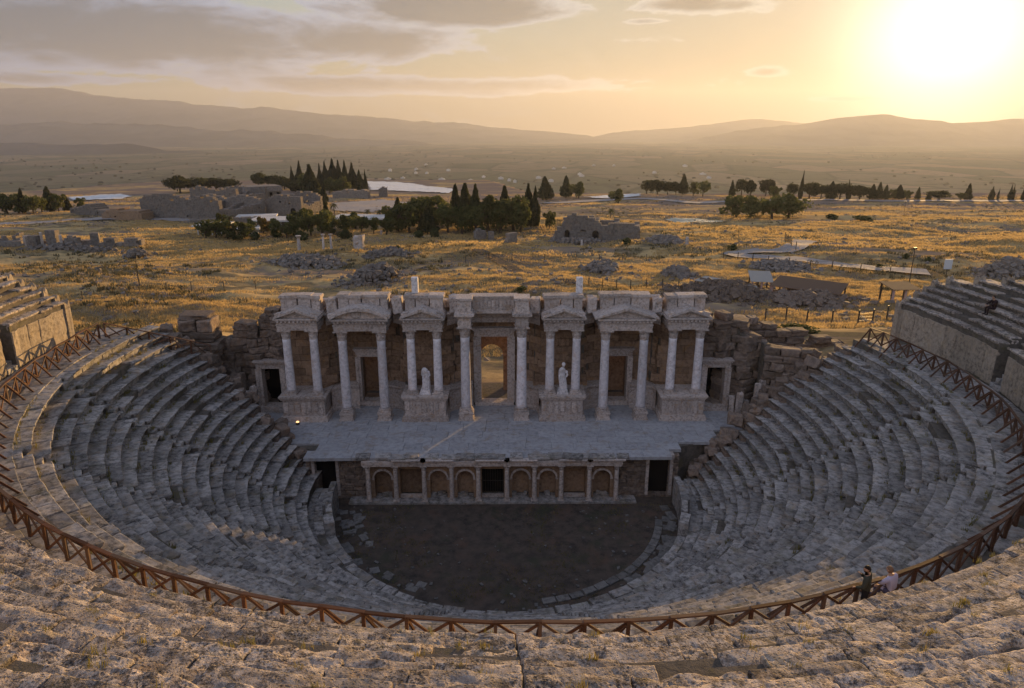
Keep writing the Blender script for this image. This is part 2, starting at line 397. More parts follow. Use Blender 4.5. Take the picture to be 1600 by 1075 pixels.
# ------------------------------------------------------------------ ground
def sst(v, a, b):
    t = min(1, max(0, (v-a)/(b-a))); return t*t*(3-2*t)
def edge_y(x): return 416 + 190*sst(x, -340, -290)*(1-sst(x, -20, 25)) - 12*sst(x, -150, -260) + 6*math.sin(x*.03)
def gz(x, y, fine=True):
    z = 3.2 - .046*max(0, min(y, 330)-22) - .02*max(0, y-330)
    z += 5.0*sst(abs(x), 17, 30)*(1-sst(y, 9, 44))
    if fine and y > 12:
        k = sst(y, 14, 40)*(1 - .75*sst(y, 180, 290))
        z += k*(2.2*noise.noise((x*.022, y*.034, 1.3)) + 0.8*noise.noise((x*.075, y*.12, 5.1)) + .5*noise.noise((x*.26, y*.36, 9.4)) + .2*noise.noise((x*.8, y*.9, 3.4)))
    e = edge_y(x)
    if y > e-14:
        dp = sst(y, e-14, e+110); z = z*(1-dp) + (-128)*dp if z > -128 else z
    if y > e+110: z = -128 + 6*noise.noise((x*.002, y*.002, 2.2))
    if (x*x+y*y < 31*31 and y < 11.5) or (x*x+y*y < 50*50 and y < 2.6): z = -1.4
    return z
def build_ground():
    rows = 540; cols = 300; d0, d1 = 42.0, 15400.0
    vs = []; fs = []
    for i in range(rows+1):
        d = d0*(d1/d0)**((i/rows)**1.12); y = -60+d
        for j in range(cols+1):
            u = -1+2*j/cols; x = u*d*1.02
            vs.append((x, y, gz(x, y, y < 620)))
    for i in range(rows):
        for j in range(cols):
            a = i*(cols+1)+j; fs.append((a, a+1, a+cols+2, a+cols+1))
    m = MB(); m.v = vs; m.f = fs
    return struct(m.build('ground', 'ground', smooth=True), 'dry plateau with golden grass and the hazy valley floor beyond')
build_ground()
def at(px, py, zoff=0.0):
    d = ray(px, py); t = 40.0
    while t < 30000:
        p = CAM + d*t
        if p.z <= gz(p.x, p.y)+zoff and p.y > 12: break
        t += max(.25, t*.002)
    return CAM + d*t
def pxm(p):  # pixels per metre there
    return FPX/px_of(p)[2]

# mountains
def ridge(name, label, pts, dist, depth, seed, amp):
    """pts: photograph skyline (px,py); built as a real range at that distance"""
    n = 420; rows = 30; vs = []; fs = []
    prof = []
    for px, py in pts:
        d = ray(px, py); k = dist/d.y
        prof.append((CAM.x + d.x*k, CAM.z + d.z*k))
    xs0, xs1 = prof[0][0], prof[-1][0]
    for i in range(rows+1):
        v = i/rows                     # 0 front foot .. 1 crest .. back
        for j in range(n+1):
            x = xs0 + (xs1-xs0)*j/n
            h = np.interp(x, [p[0] for p in prof], [p[1] for p in prof])
            s = v/.7 if v < .7 else 1-(v-.7)/.3
            s = max(0, min(1, s))**1.25
            y = dist + (v-.7)*depth
            rn = abs(noise.noise((x*.0011+seed, y*.0008, seed)))*1.0 + .5*abs(noise.noise((x*.003, y*.002, seed*2)))
            z = -160 + (h+160)*s*(1-.45*rn*(1-s)**.6) + (noise.noise((x*.0022, seed, y*.002))*amp*1.6*s + noise.noise((x*.006, seed+3, y*.004))*amp*.9*s + noise.noise((x*.015, seed+7, y*.008))*amp*.35*s)
            vs.append((x, y, z))
    for i in range(rows):
        for j in range(n):
            a = i*(n+1)+j; fs.append((a, a+1, a+n+2, a+n+1))
    m = MB(); m.v = vs; m.f = fs
    struct(m.build(name, 'mountain', smooth=True), label)
ridge('mountain_range', 'far mountain range along the left and middle of the horizon',
      [(-700, 150), (-300, 142), (0, 138), (70, 136), (130, 144), (180, 153), (250, 156), (310, 163), (380, 169), (420, 166), (480, 176), (560, 181), (640, 188), (700, 191), (800, 201), (870, 207), (930, 213), (1100, 226)], 12500, 5200, 3.1, 18)
ridge('foothills', 'low foothills in front of the left mountains',
      [(-600, 205), (-200, 200), (0, 194), (90, 190), (200, 193), (330, 200), (420, 206), (520, 212), (640, 222), (760, 232)], 8600, 2600, 7.7, 22)
ridge('mountain_range', 'faint middle mountain range left of the sun',
      [(880, 228), (960, 206), (1050, 201), (1120, 192), (1190, 185), (1230, 189), (1330, 200), (1600, 214)], 13000, 4200, 5.2, 14)
ridge('mountain_range', 'near mountain range under the setting sun',
      [(960, 246), (1040, 228), (1110, 213), (1180, 201), (1250, 193), (1320, 184), (1378, 178), (1430, 186), (1490, 191), (1560, 188), (1650, 183), (1800, 178), (2100, 190), (2500, 215)], 9800, 3800, 9.4, 12)
ridge('foothills', 'eroded low hills at the left edge of the valley', [(-500, 236), (-100, 222), (20, 221), (110, 224), (190, 226), (260, 234), (330, 240)], 5200, 900, 2.2, 14)

# haze
hz = MB().box(-17500, 17500, -130, 15600, -164, 860).build('haze', None); tag(hz, 'thin golden evening haze filling the valley air', 'haze', kind='stuff')
hm = bpy.data.materials.new('haze'); hm.use_nodes = True; ht = NT(hm.node_tree); ht.n.clear()
hv = ht.node('ShaderNodeVolumePrincipled'); hv.inputs['Color'].default_value = (.64, .70, .90, 1); hv.inputs['Density'].default_value = HAZE_DENSITY; hv.inputs['Anisotropy'].default_value = .38
ho = ht.node('ShaderNodeOutputMaterial'); ht.l.new(hv.outputs[0], ho.inputs['Volume']); hz.data.materials.append(hm)

# ------------------------------------------------------------------ orchestra and its ring
S = 3.5                                        # stage level
def disc(name, r, z, mat, n=72):
    vs = [(0, 0, z)]; fs = []
    rings = 10
    for i in range(1, rings+1):
        for k in range(n):
            a = 2*math.pi*k/n; vs.append((r*i/rings*math.cos(a), r*i/rings*math.sin(a), z + .05*noise.noise((r*i/rings*math.cos(a)*.6, r*i/rings*math.sin(a)*.6, 3))))
    for k in range(n): fs.append((0, 1+k, 1+(k+1) % n))
    for i in range(rings-1):
        for k in range(n): fs.append((1+i*n+k, 1+(i+1)*n+k, 1+(i+1)*n+(k+1) % n, 1+i*n+(k+1) % n))
    m = MB(); m.v = vs; m.f = fs
    return struct(m.build(name, mat, smooth=True), 'dark bare earth floor of the orchestra')
disc('orchestra_ground', 13.4, 0.0, 'soil').location.x = 1.0
def pol(phi, r): return (-r*math.cos(phi), -r*math.sin(phi))
def ringM(phi, r, z, rx=0, ry=0, rz=0, sx=1, sy=1, sz=1):
    """local +y points outwards (away from the centre), x along the row"""
    x, y = pol(phi, r)
    return T(x, y, z, math.pi/2 + (math.pi + phi) - math.pi, 1, 1, 1) @ T(0, 0, 0, rz, sx, sy, sz, rx, ry)
def ring_rot_check():
    M = ringM(0.3, 5, 0); o = M.to_translation(); d = (M @ Vector((0, 1, 0))) - o
    return d.dot(o.normalized())
if ring_rot_check() < .99:
    def ringM(phi, r, z, rx=0, ry=0, rz=0, sx=1, sy=1, sz=1):
        x, y = pol(phi, r)
        return T(x, y, z, math.atan2(y, x)-math.pi/2) @ T(0, 0, 0, rz, sx, sy, sz, rx, ry)
assert ring_rot_check() > .99

rnd = random.Random(5)
# the seating lies a little right of the facade axis and leans slightly down to the right
CAV = Matrix.Translation((.9, 0, 0)) @ Matrix.Rotation(R_(1.25), 4, 'Y')
def lean(o): o.location = (.9, 0, 0); o.rotation_euler = (0, R_(1.25), 0); return o
def shift(o): o.location.x += 1.0; return o
def protos(tag_, n, seed, **kw):
    mat = kw.pop('mat'); L = kw.pop('L'); D = kw.pop('D'); H = kw.pop('H')
    out = []
    for i in range(n):
        out.append(grid_block(seed+i, L, D, H, **kw).mesh(tag_, mat, smooth=kw.get('smooth', False)))
    return out
dark_p = protos('ring_slab', 6, 30, mat='paving', L=1, D=1, H=.3, nx=5, ny=4, nz=3, r=.03, amp=.03, freq=2)
slab_p = protos('ring_slab', 6, 10, mat='seat_stone', L=1, D=1, H=.3, nx=5, ny=4, nz=3, r=.02, amp=.018, freq=2)
wall_p = protos('wall_block', 8, 40, mat='seat_stone', L=1, D=1, H=1, nx=4, ny=3, nz=4, r=.025, amp=.02, freq=2)

ring = thing('orchestra_wall', 'low curved stone wall and paved ring round the dark orchestra floor', 'wall')
# wall blocks
def ring_core(name, r0, r1, z0, z1, p0, p1, mat, parent, n=60):
    m = MB(); vs = []; fs = []
    for k in range(n+1):
        p = p0+(p1-p0)*k/n
        for (r, z) in ((r0, z0), (r0, z1), (r1, z1), (r1, z0)):
            x, y = pol(p, r); vs.append((x, y, z))
    for k in range(n):
        for q in range(4):
            a = k*4+q; b = k*4+(q+1) % 4; fs.append((a, a+4, b+4, b))
    fs.append((0, 1, 2, 3)); fs.append((4*n+3, 4*n+2, 4*n+1, 4*n))
    m.v = vs; m.f = fs
    return m.build(name, mat, parent)
ring_core('wall_core', 12.6, 13.9, -.3, 1.08, R_(-1), R_(181), 'core_stone', ring)
RO = 11.9
p = R_(-.5); k = 0
while p < R_(180.5):
    L = rnd.uniform(.8, 1.5); dphi = L/RO
    hi = 2.0 if (p < R_(24) or p > R_(153)) else 1.16
    hi += rnd.uniform(-.1, .08)
    if not (hi > 2 and rnd.random() < .12):
        o = link('wall_block', rnd.choice(wall_p), ring, ringM(p+dphi/2, RO+.65*math.sin(p)**2, hi, rz=rnd.uniform(-.03, .03), ry=rnd.uniform(-.015, .015), sx=L-.03, sy=.42 if hi > 2 else .62, sz=hi+.2))
    p += dphi
for r0, w in ((12.5, .62), (13.12, .5)):
    p = R_(-3)
    while p < R_(183):
        L = rnd.uniform(.7, 1.6); dphi = L/r0
        if rnd.random() > .05:
            link('paving_slab', rnd.choice(slab_p), ring, ringM(p+dphi/2, r0+(.62*math.sin(p)**2 if r0 < 13 else .18*math.sin(p)**2), 1.17+rnd.uniform(-.025, .025), rz=rnd.uniform(-.02, .02), ry=rnd.uniform(-.015, .015), rx=rnd.uniform(-.015, .015), sx=L-.04, sy=w-.02))
        p += dphi
# half-buried kerb and stones at the orchestra edge
kerb = thing('orchestra_kerb', 'curved low kerb of half buried stones inside the orchestra, right side', 'kerb')
for i in range(15):
    p = R_(103+i*4.6)
    link('kerb_stone', rnd.choice(dark_p), kerb, ringM(p, 10.35, .10+rnd.uniform(-.03, .04), ry=rnd.uniform(-.05, .05), sx=.78, sy=.5))
pav = thing('orchestra_paving', 'patch of broken grey paving on the left side of the orchestra floor', 'paving')
for i in range(34):
    p = R_(rnd.uniform(3, 62)); r = rnd.uniform(9.6, 11.6)
    link('paving_stone', rnd.choice(dark_p), pav, ringM(p, r, .03+rnd.uniform(0, .05), rz=rnd.uniform(-.4, .4), ry=rnd.uniform(-.05, .05), sx=rnd.uniform(.35, .8), sy=rnd.uniform(.35, .6)))
pav = thing('orchestra_paving', 'scatter of broken dark paving on the right side of the orchestra floor', 'paving')
for i in range(40):
    p = R_(rnd.uniform(122, 178)); r = rnd.uniform(10.8, 11.6)
    link('paving_stone', rnd.choice(dark_p), pav, ringM(p, r, .03+rnd.uniform(0, .05), rz=rnd.uniform(-.4, .4), ry=rnd.uniform(-.05, .05), sx=rnd.uniform(.4, 1.0), sy=rnd.uniform(.4, .7)))

# ------------------------------------------------------------------ lower seating
N1, R1, TR, Z1, RI = 20, 13.45, .668, 1.2, .505
def y_end(r): return float(np.interp(r, [13.4, 16, 21.5, 27, 30], [1.5, 2.7, 5.0, 5.7, 5.7]))
STAIRS = [R_(90-77), R_(90-55), R_(90-32.5), R_(90-10.8), R_(90+10.8), R_(90+32.5), R_(90+55), R_(90+77)]
seat_p = protos('seat_block', 14, 100, mat='seat_stone', L=1, D=.95, H=.55, nx=6, ny=5, nz=6, r=.035, amp=.026, freq=1.9, lip=.24)
def bank_core(parent, p_lo, p_hi, R0, tr, z0, ri, n, mat='core_stone', seg=14, sink=.07, back=.27, bottom=-.4):
    m = MB(); prof = []
    for k in range(n):
        r = R0+tr*k+back; zt = z0+ri*(k+1)-sink
        prof.append((r, zt-ri)); prof.append((r, zt))
    prof.append((R0+tr*n+back, z0+ri*n-sink)); prof.append((R0+tr*n+back, bottom)); prof.append((R0+back, bottom))
    vs = []; fs = []; np_ = len(prof)
    for s_ in range(seg+1):
        for (r, z) in prof:
            lo, hi = p_lo(r), p_hi(r); p = lo+(hi-lo)*s_/seg
            x, y = pol(p, r); vs.append((x, y, z))
    for s_ in range(seg):
        for q in range(np_):
            a = s_*np_+q; b = s_*np_+(q+1) % np_; fs.append((a, b, b+np_, a+np_))
    fs.append(tuple(reversed(range(np_)))); fs.append(tuple(range(seg*np_, (seg+1)*np_)))
    m.v = vs; m.f = fs
    return m.build('core', mat, parent)
WNAME = ['end wedge of lower seating against the left side of the stage', 'second lower seating wedge from the left end', 'third lower seating wedge from the left end', 'fourth lower seating wedge from the left end',
         'middle lower seating wedge facing the central door', 'fourth lower seating wedge from the right end', 'third lower seating wedge from the right end', 'second lower seating wedge from the right end', 'end wedge of lower seating against the right side of the stage']
SW = .40
for w in range(9):
    root = thing('seating_wedge', WNAME[w] + ', worn grey stone', 'seating', group='lower seating wedges')
    def lo(r, w=w): return -math.asin(y_end(r)/r) if w == 0 else STAIRS[w-1]+SW/r
    def hi(r, w=w): return math.pi+math.asin(y_end(r)/r) if w == 8 else STAIRS[w]-SW/r
    bank_core(root, lo, hi, R1, TR, Z1, RI, N1)
    for k in range(N1):
        r = R1+TR*k; zt = Z1+RI*(k+1); a, b = lo(r), hi(r); span = (b-a)*r
        nb = max(2, round(span/rnd.uniform(1.1, 1.9))); cuts = [0]+sorted((i+rnd.uniform(-.25, .25))/nb for i in range(1, nb))+[1]
        if w in (0, 8): # ragged ends
            if w == 0: cuts[0] -= rnd.uniform(-.25, .35)/span
            else: cuts[-1] += rnd.uniform(-.25, .35)/span
        for c in range(nb):
            u0, u1 = cuts[c], cuts[c+1]; L = (u1-u0)*span; p = a+(b-a)*(u0+u1)/2
            bad = rnd.random()
            if bad < .02: continue
            dz = rnd.gauss(0, .010); dr = rnd.gauss(0, .016); tilt = rnd.gauss(0, .008); rx = rnd.gauss(0, .012)
            if bad < .08: dz -= rnd.uniform(.02, .09); dr += rnd.uniform(-.08, .12); tilt += rnd.gauss(0, .035); rx += rnd.gauss(0, .05)
            link('seat_block', rnd.choice(seat_p), root, ringM(p, r+dr, zt+dz, rx=rx, ry=tilt, rz=rnd.gauss(0, .01), sx=(L-.025)*rnd.choice((1, -1)), sy=1, sz=1))
step_p = protos('step', 5, 150, mat='seat_stone', L=.72, D=.42, H=.3, nx=4, ny=3, nz=3, r=.03, amp=.03, freq=2.5)
for i, a in enumerate(STAIRS):
    root = thing('stairway', f'{ORD[i]} narrow stone stairway from the left, climbing between lower seating wedges', 'stairs', group='radial stairways')
    bank_core(root, lambda r, a=a: a-SW/r, lambda r, a=a: a+SW/r, R1, TR, Z1, RI, N1, seg=1, sink=.30, back=.1)
    for k in range(2*N1):
        r = R1+TR*k/2+.02; zt = Z1+RI*(k+1)/2+.02
        if rnd.random() < .04: continue
        link('step', rnd.choice(step_p), root, ringM(a+rnd.gauss(0, .001), r+rnd.gauss(0, .015), zt+rnd.gauss(0, .015), rx=rnd.gauss(0, .03), ry=rnd.gauss(0, .03)))

# ------------------------------------------------------------------ walkway, its wall and the upper seating
ZW = 11.35
def y_end2(r, right=False):
    k = (r-29.5)/.75
    return max(-12, min(5.9, 5.6-2.3*(k-3.6))) if right else 1.3-.3*max(0, k-1)
walk = ring_core('walkway_core', 26.75, 29.6, 8.6, ZW-.06, -R_(10), math.pi+R_(10), 'core_stone', None, 90)
walk.name = 'walkway'; struct(walk, 'curved walkway between lower and upper seating')
wslab = protos('walkway_slab', 6, 170, mat='seat_stone', L=1, D=.9, H=.2, nx=5, ny=4, nz=2, r=.02, amp=.02, freq=2)
for r0 in (26.85, 27.75, 28.6):
    p = -R_(9)
    while p < math.pi+R_(9):
        L = rnd.uniform(.9, 1.8); pp = p+L/r0/2; q = px_of(CAV @ Vector((*pol(pp, r0), ZW)))
        if q and -150 < q[0] < 1750 and q[1] < 1100 and rnd.random() > .06:
            link('walkway_slab', rnd.choice(wslab), walk, ringM(pp, r0, ZW+rnd.uniform(-.02, .03), rz=rnd.gauss(0, .02), ry=rnd.gauss(0, .01), sx=L-.03))
        p += L/r0
R2, TR2, Z2, RI2, N2 = 29.5, .75, 13.6, .5, 24
lowup_p = protos('seat_block', 10, 200, mat='upper_stone', L=1, D=.95, H=.42, nx=7, ny=5, nz=5, r=.04, amp=.05, freq=1.8, lip=.16)
hi_p = []
for i in range(30):
    er = [.025, .05, .075, .11, .035][i % 5]; L = [1.1, 1.5, 1.9, 2.4][i % 4]
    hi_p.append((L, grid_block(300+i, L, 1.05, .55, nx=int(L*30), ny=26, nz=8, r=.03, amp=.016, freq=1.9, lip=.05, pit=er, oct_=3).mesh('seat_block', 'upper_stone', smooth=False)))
slabw_p = protos('wall_slab', 6, 360, mat='wall_slab', L=1, D=.4, H=2.2, nx=7, ny=4, nz=10, r=.035, amp=.04, freq=2.2)
endw_p = protos('end_wall', 6, 380, mat='wall_slab', L=1, D=1, H=1, nx=6, ny=5, nz=12, r=.04, amp=.06, freq=2.5)
UST = [R_(180-9.5), R_(9.5)]                       # stair recesses in the walkway wall
UW = [R_(a) for a in (-12, 9.5, 33, 52, 72, 90, 108, 128, 147, 170.5, 192)]
UNAME = ['golden lit end wedge of upper seating at the left edge', 'upper seating wedge cut by the left edge below the stair recess', 'upper seating wedge of eroded stone at the lower left edge', 'eroded foreground seating wedge at the bottom left', 'eroded foreground seating wedge at bottom, left of middle',
         'eroded foreground seating wedge at bottom, right of middle', 'eroded foreground seating wedge under the standing visitor', 'upper seating wedge of eroded stone at the lower right edge', 'upper seating wedge at the right edge below the stair recess', 'shaded end wedge of upper seating at the upper right']
def vis(p, m=260):
    q = px_of(CAV @ Vector(p)); return q is not None and -m < q[0] < 1600+m*1.6 and q[1] < 1075+m*.8
for w in range(10):
    def lo(r, w=w): return -math.asin(y_end2(r)/r) if w == 0 else UW[w]+(.6/r if w in (1, 9) else 0.0)
    def hi(r, w=w): return math.pi+math.asin(y_end2(r, True)/r) if w == 9 else UW[w+1]-(.6/r if w in (0, 8) else 0.0)
    items = []
    wing = w in (0, 1, 8, 9); nmax = 30 if wing else 18; tr, ri = (.56, .375) if wing else (TR2, RI2)
    for k in range(nmax):
        r = R2+tr*k; zt = Z2+(RI2-ri)+ri*(k+1); a, b = lo(r), hi(r); span = (b-a)*r
        nb = max(1, round(span/(rnd.uniform(1.1, 1.9) if wing else rnd.uniform(1.5, 2.4)))); cuts = [0]+[(i+rnd.uniform(-.25, .25))/nb for i in range(1, nb)]+[1]
        for c in range(nb):
            u0, u1 = cuts[c], cuts[c+1]; L = (u1-u0)*span; p = a+(b-a)*(u0+u1)/2
            P = (*pol(p, r+.3), zt)
            if vis(P): items.append((p, r, zt, L, k, P))
    if not items: continue
    root = thing('seating_wedge', UNAME[w], 'seating', group='upper seating wedges')
    bank_core(root, lo, hi, R2, tr, Z2+(RI2-ri), ri, min(nmax, max(i[4] for i in items)+2), seg=10, sink=.09, back=.12, bottom=10.6)
    for (p, r, zt, L, k, P) in items:
        near = (CAV @ Vector(P)-CAM).length < 26
        bad = rnd.random()
        if bad < .05 and not near: continue
        dz = rnd.gauss(0, .014); dr = rnd.gauss(0, .025); tilt = rnd.gauss(0, .01); rx = rnd.gauss(0, .018)
        if bad < .14: dz -= rnd.uniform(0, .14); dr += rnd.uniform(-.1, .18); tilt += rnd.gauss(0, .03); rx += rnd.gauss(0, .05)
        if near: l0, me = min(rnd.sample(hi_p, 7), key=lambda t: abs(t[0]-L))
        else: l0, me = 1, rnd.choice(lowup_p)
        link('seat_block', me, root, ringM(p, r+dr, zt+dz, rx=rx, ry=tilt, rz=rnd.gauss(0, .012), sx=(L-.02)/l0*rnd.choice((1, -1))))
    # wall along the walkway
    r = R2+.05; a, b = lo(r), hi(r); p = a
    while p < b-.2/r:
        L = min(rnd.uniform(1.0, 1.7), (b-p)*r); pp = p+L/r/2; P = (*pol(pp, r), 12.5)
        if vis(P, 120):
            link('wall_slab', rnd.choice(slabw_p), root, ringM(pp, r+rnd.gauss(0, .015), Z2+.02+rnd.uniform(-.05, .02), ry=rnd.gauss(0, .006), sx=L-.02))
        p += L/r
    # cap course that overhangs the wall
    if w in (0, 9):   # stepped end wall
        m = MB(); ends = []
        sgn = -1 if w == 0 else 1
        for k in range(nmax):
            r = R2+tr*k; zt = Z2+(RI2-ri)+ri*(k+1); e = y_end2(r, w == 9)
            P = (sgn*r, e, zt)
            if vis(P):
                x0, x1 = sorted((sgn*math.sqrt(r*r-e*e), sgn*(math.sqrt(r*r-e*e)+tr-.02)))
                zt_ = zt-.06+rnd.uniform(-.12, .1); link('end_wall', rnd.choice(endw_p), root, T((x0+x1)/2, e-.1, zt_, 0, x1-x0, .45+rnd.uniform(0, .15), zt_-9.0))
for i, a in enumerate(UST):
    root = thing('stairway', ['steep stone steps in a dark recess of the wall at right', 'stone steps in a recess of the wall at the left edge'][i], 'stairs')
    for k in range(9):
        q = (*pol(a, R2+.3*k), ZW+.27*(k+1))
        if vis(q, 150): link('step', rnd.choice(step_p), root, ringM(a, R2+.05+.28*k, ZW+.27*(k+1), sx=1.6, sz=1.0))
    bank_core(root, lambda r, a=a: a-.6/r, lambda r, a=a: a+.6/r, R2+.1, .28, ZW-.15, .27, 9, seg=1, sink=.1, back=.1, bottom=10.6)

# ------------------------------------------------------------------ railings
def railing(root, pts, parent_h=1.0, out=None):
    """pts: foot points of the posts"""
    n = len(pts)
    for i, a in enumerate(pts):
        a = Vector(a); top = a+Vector((0, 0, parent_h))
        MB().bar(a-Vector((0, 0, .1)), top-Vector((0, 0, .03)), .10, .10, Vector((1, 0, 0))).build('post', 'wood', root)
        if out:
            o = Vector(out(i)); MB().bar(a-o*1.05+Vector((0, 0, -.42)), top-Vector((0, 0, .10))-o*.04, .06, .085).build('strut', 'wood', root)
        if i < n-1:
            b = Vector(pts[i+1]); d = (b-a).normalized()
            tb = b+Vector((0, 0, parent_h))
            MB().bar(top-d*.04+Vector((0, 0, .012*(i % 2))), tb+d*.04+Vector((0, 0, .012*(i % 2))), .12, .055).build('top_rail', 'wood', root)
            MB().bar(a+Vector((0, 0, .06))+d*.06, tb-Vector((0, 0, .09))-d*.06, .045, .08).build('brace', 'wood', root)
            side = Vector((-d.y, d.x, 0))*.05
            MB().bar(top-Vector((0, 0, .09))+d*.06+side, b+Vector((0, 0, .06))-d*.06+side, .045, .08).build('brace', 'wood', root)
rail = thing('wooden_railing', 'long curved brown wooden railing with crossed braces along the walkway', 'railing')
RR = 27.75; NR = 74
angs = [-R_(4.2)+(math.pi+R_(14.3))*i/(NR-1) for i in range(NR)]
zj = [ZW+rnd.gauss(0, .03) for _ in angs]
def rail_r(a): return float(np.interp(math.degrees(a), [-4, 5, 16, 22, 46, 57, 66, 74, 90, 106, 114, 123, 135, 152, 162, 178, 190], [28.1, 27.8, 27.85, 28.0, 27.75, 27.47, 27.22, 27.1, 27.05, 27.2, 27.4, 27.65, 28.0, 28.0, 27.9, 27.42, 26.85]))
railing(rail, [(*pol(a, rail_r(a)), z) for a, z in zip(angs, zj)], 1.02, lambda i: (*pol(angs[i], 1), 0))
x0, y0 = pol(angs[0], rail_r(angs[0]))
rl = thing('wooden_railing', 'short wooden railing sloping down from the left end of the walkway', 'railing')
railing(rl, [(x0+.25+i*1.1, y0+.3+i*.72, ZW-.02-i*.52) for i in range(6)], 1.02)

for o in COL.objects:
    if o.parent is None:
        k = o.name.split('.')[0]
        if k in ('seating_wedge', 'stairway', 'wooden_railing', 'walkway'): lean(o)
        elif k in ('orchestra_wall', 'orchestra_kerb', 'orchestra_paving'): shift(o)

# ------------------------------------------------------------------ stage platform
def interp(x, a, b): return float(np.interp(x, a, b))
stage = thing('stage_platform', 'low stone stage with a colonnaded front of niches below the tall facade', 'stage')
def stage_front(x): return interp(abs(x), [0, 12.9, 13.0, 19.5], [.75, .75, 2.0, 4.9])
# body under the paving
def stage_body():
    m = MB(); xs = [-19.3+38.6*i/80 for i in range(81)]
    vs = []; fs = []
    for x in xs:
        f = stage_front(x)+.25 if abs(x) > 12.9 else 1.9
        vs += [(x, f, -.3), (x, f, S-.16), (x, 10.8, S-.16), (x, 10.8, -.3)]
    for i in range(80):
        for q in range(4):
            a = i*4+q; b = i*4+(q+1) % 4; fs.append((a, a+4, b+4, b))
    fs.append((0, 1, 2, 3)); fs.append((323, 322, 321, 320)); m.v = vs; m.f = fs
    return m.build('stage_core', 'core_stone', stage)
stage_body()
st_p = protos('stage_slab', 5, 400, mat='plinth_stone', L=1, D=1, H=.25, nx=3, ny=3, nz=2, r=.012, amp=.006, freq=2)
y = .7
while y < 9.9:
    d = rnd.uniform(.95, 1.35); x = -19.2+rnd.uniform(0, 1)
    while x < 19.2:
        L = rnd.uniform(1.2, 2.3)
        if y > stage_front(x+L/2)-.1:
            link('stage_slab', rnd.choice(st_p), stage, T(x+L/2, y, S+rnd.uniform(-.012, .012), 0, L-.012, d-.012, 1, rnd.gauss(0, .003), rnd.gauss(0, .003)))
        x += L
    y += d

# columns ---------------------------------------------------------------
def capital_mesh(r, h, name, mat):
    def mod(a, z):
        f = z/h
        if f > .86: return 1
        lv = abs(math.cos(4*a + (0 if f < .45 else math.pi/2)))
        ph = (f/.45 if f < .45 else (f-.45)/.41)
        return 1 + .16*lv*ph**1.5
    m = MB(); P = []
    for i in range(15):
        f = i/14*.86; P.append((r*(1.0+.35*f**2.2), f*h))
    m.lathe(P, 24, None, mod)
    # abacus: concave sided slab
    o = []
    for q in range(4):
        for s_ in range(5):
            u = -1+2*s_/5; rr = r*1.62*(1-.16*(1-u*u)); a = q*math.pi/2
            x, y_ = rr, r*1.62*u; o.append((x*math.cos(a)-y_*math.sin(a), x*math.sin(a)+y_*math.cos(a)))
    n = len(o); vs = [(x, y_, h*.86) for x, y_ in o]+[(x*1.04, y_*1.04, h) for x, y_ in o]
    fs = [tuple(reversed(range(n))), tuple(range(n, 2*n))]+[(i, (i+1) % n, (i+1) % n+n, i+n) for i in range(n)]
    m.poly(vs, fs)
    return m.mesh(name, mat)
def base_mesh(r, h, name, mat):
    m = MB(); w = r*1.42
    m.box(-w, w, -w, w, 0, h*.33)
    m.lathe([(r*1.38, h*.33), (r*1.42, h*.45), (r*1.36, h*.56), (r*1.14, h*.62), (r*1.12, h*.74), (r*1.24, h*.80), (r*1.24, h*.9), (r*1.05, h)], 20)
    return m.mesh(name, mat)
def shaft_mesh(r, h, name, mat, seed=0, flute=0):
    P = []
    for i in range(15):
        f = i/14; rr = r*(1.0-.15*f**1.6); P.append((rr*(1+.012*noise.noise((seed, f*5, 0))), f*h))
    P[0] = (r*1.06, 0); P[1] = (r*1.0, h*.03); P[-1] = (r*.92, h)
    m = MB(); m.lathe(P, 24, None, (lambda a, z: 1-.04*abs(math.sin(a*flute))) if flute else None)
    return m.mesh(name, mat, True)
def column(parent, x, y, z0, z1, r, mats=('marble', 'marble', 'marble'), seed=0, ped=0.0, cap_h=None):
    e = bpy.data.objects.new('column', None); COL.objects.link(e); e.parent = parent; e.location = (x, y, z0); e.empty_display_size = .2
    H = z1-z0; ch = cap_h or r*2.2; bh = r*.95; b0 = ped
    if ped:
        m = MB(); w = r*1.55
        m.box(-w, w, -w, w, 0, ped*.22); m.box(-w*.86, w*.86, -w*.86, w*.86, ped*.22, ped*.84); m.box(-w*.97, w*.97, -w*.97, w*.97, ped*.84, ped)
        m.build('pedestal', mats[0], e)
    link('base', base_mesh(r, bh, 'base', mats[0]), e, T(0, 0, b0))
    link('shaft', shaft_mesh(r, H-ch-bh-b0, 'shaft', mats[1], seed), e, T(0, 0, b0+bh))
    link('capital', capital_mesh(r*.9, ch, 'capital', mats[2]), e, T(0, 0, H-ch))
    return e
def slabstack(parent, name, x0, x1, y0, y1, layers, mat, dent=0, z0=0.0):
    """mouldings: (height, projection) layers stacked from z0"""
    m = MB(); z = z0
    for (h, pr) in layers:
        m.box(x0-pr, x1+pr, y0-pr, y1, z, z+h); z += h
    if dent:
        zz = z0+layers[0][0]+layers[1][0]-.12 if False else dent
        n = max(3, int((x1-x0)/.28))
        for i in range(n):
            xx = x0+(x1-x0)*(i+.5)/n; m.box(xx-.07, xx+.07, y0-.24, y0-.01, zz, zz+.12)
    return m.build(name, mat, parent)

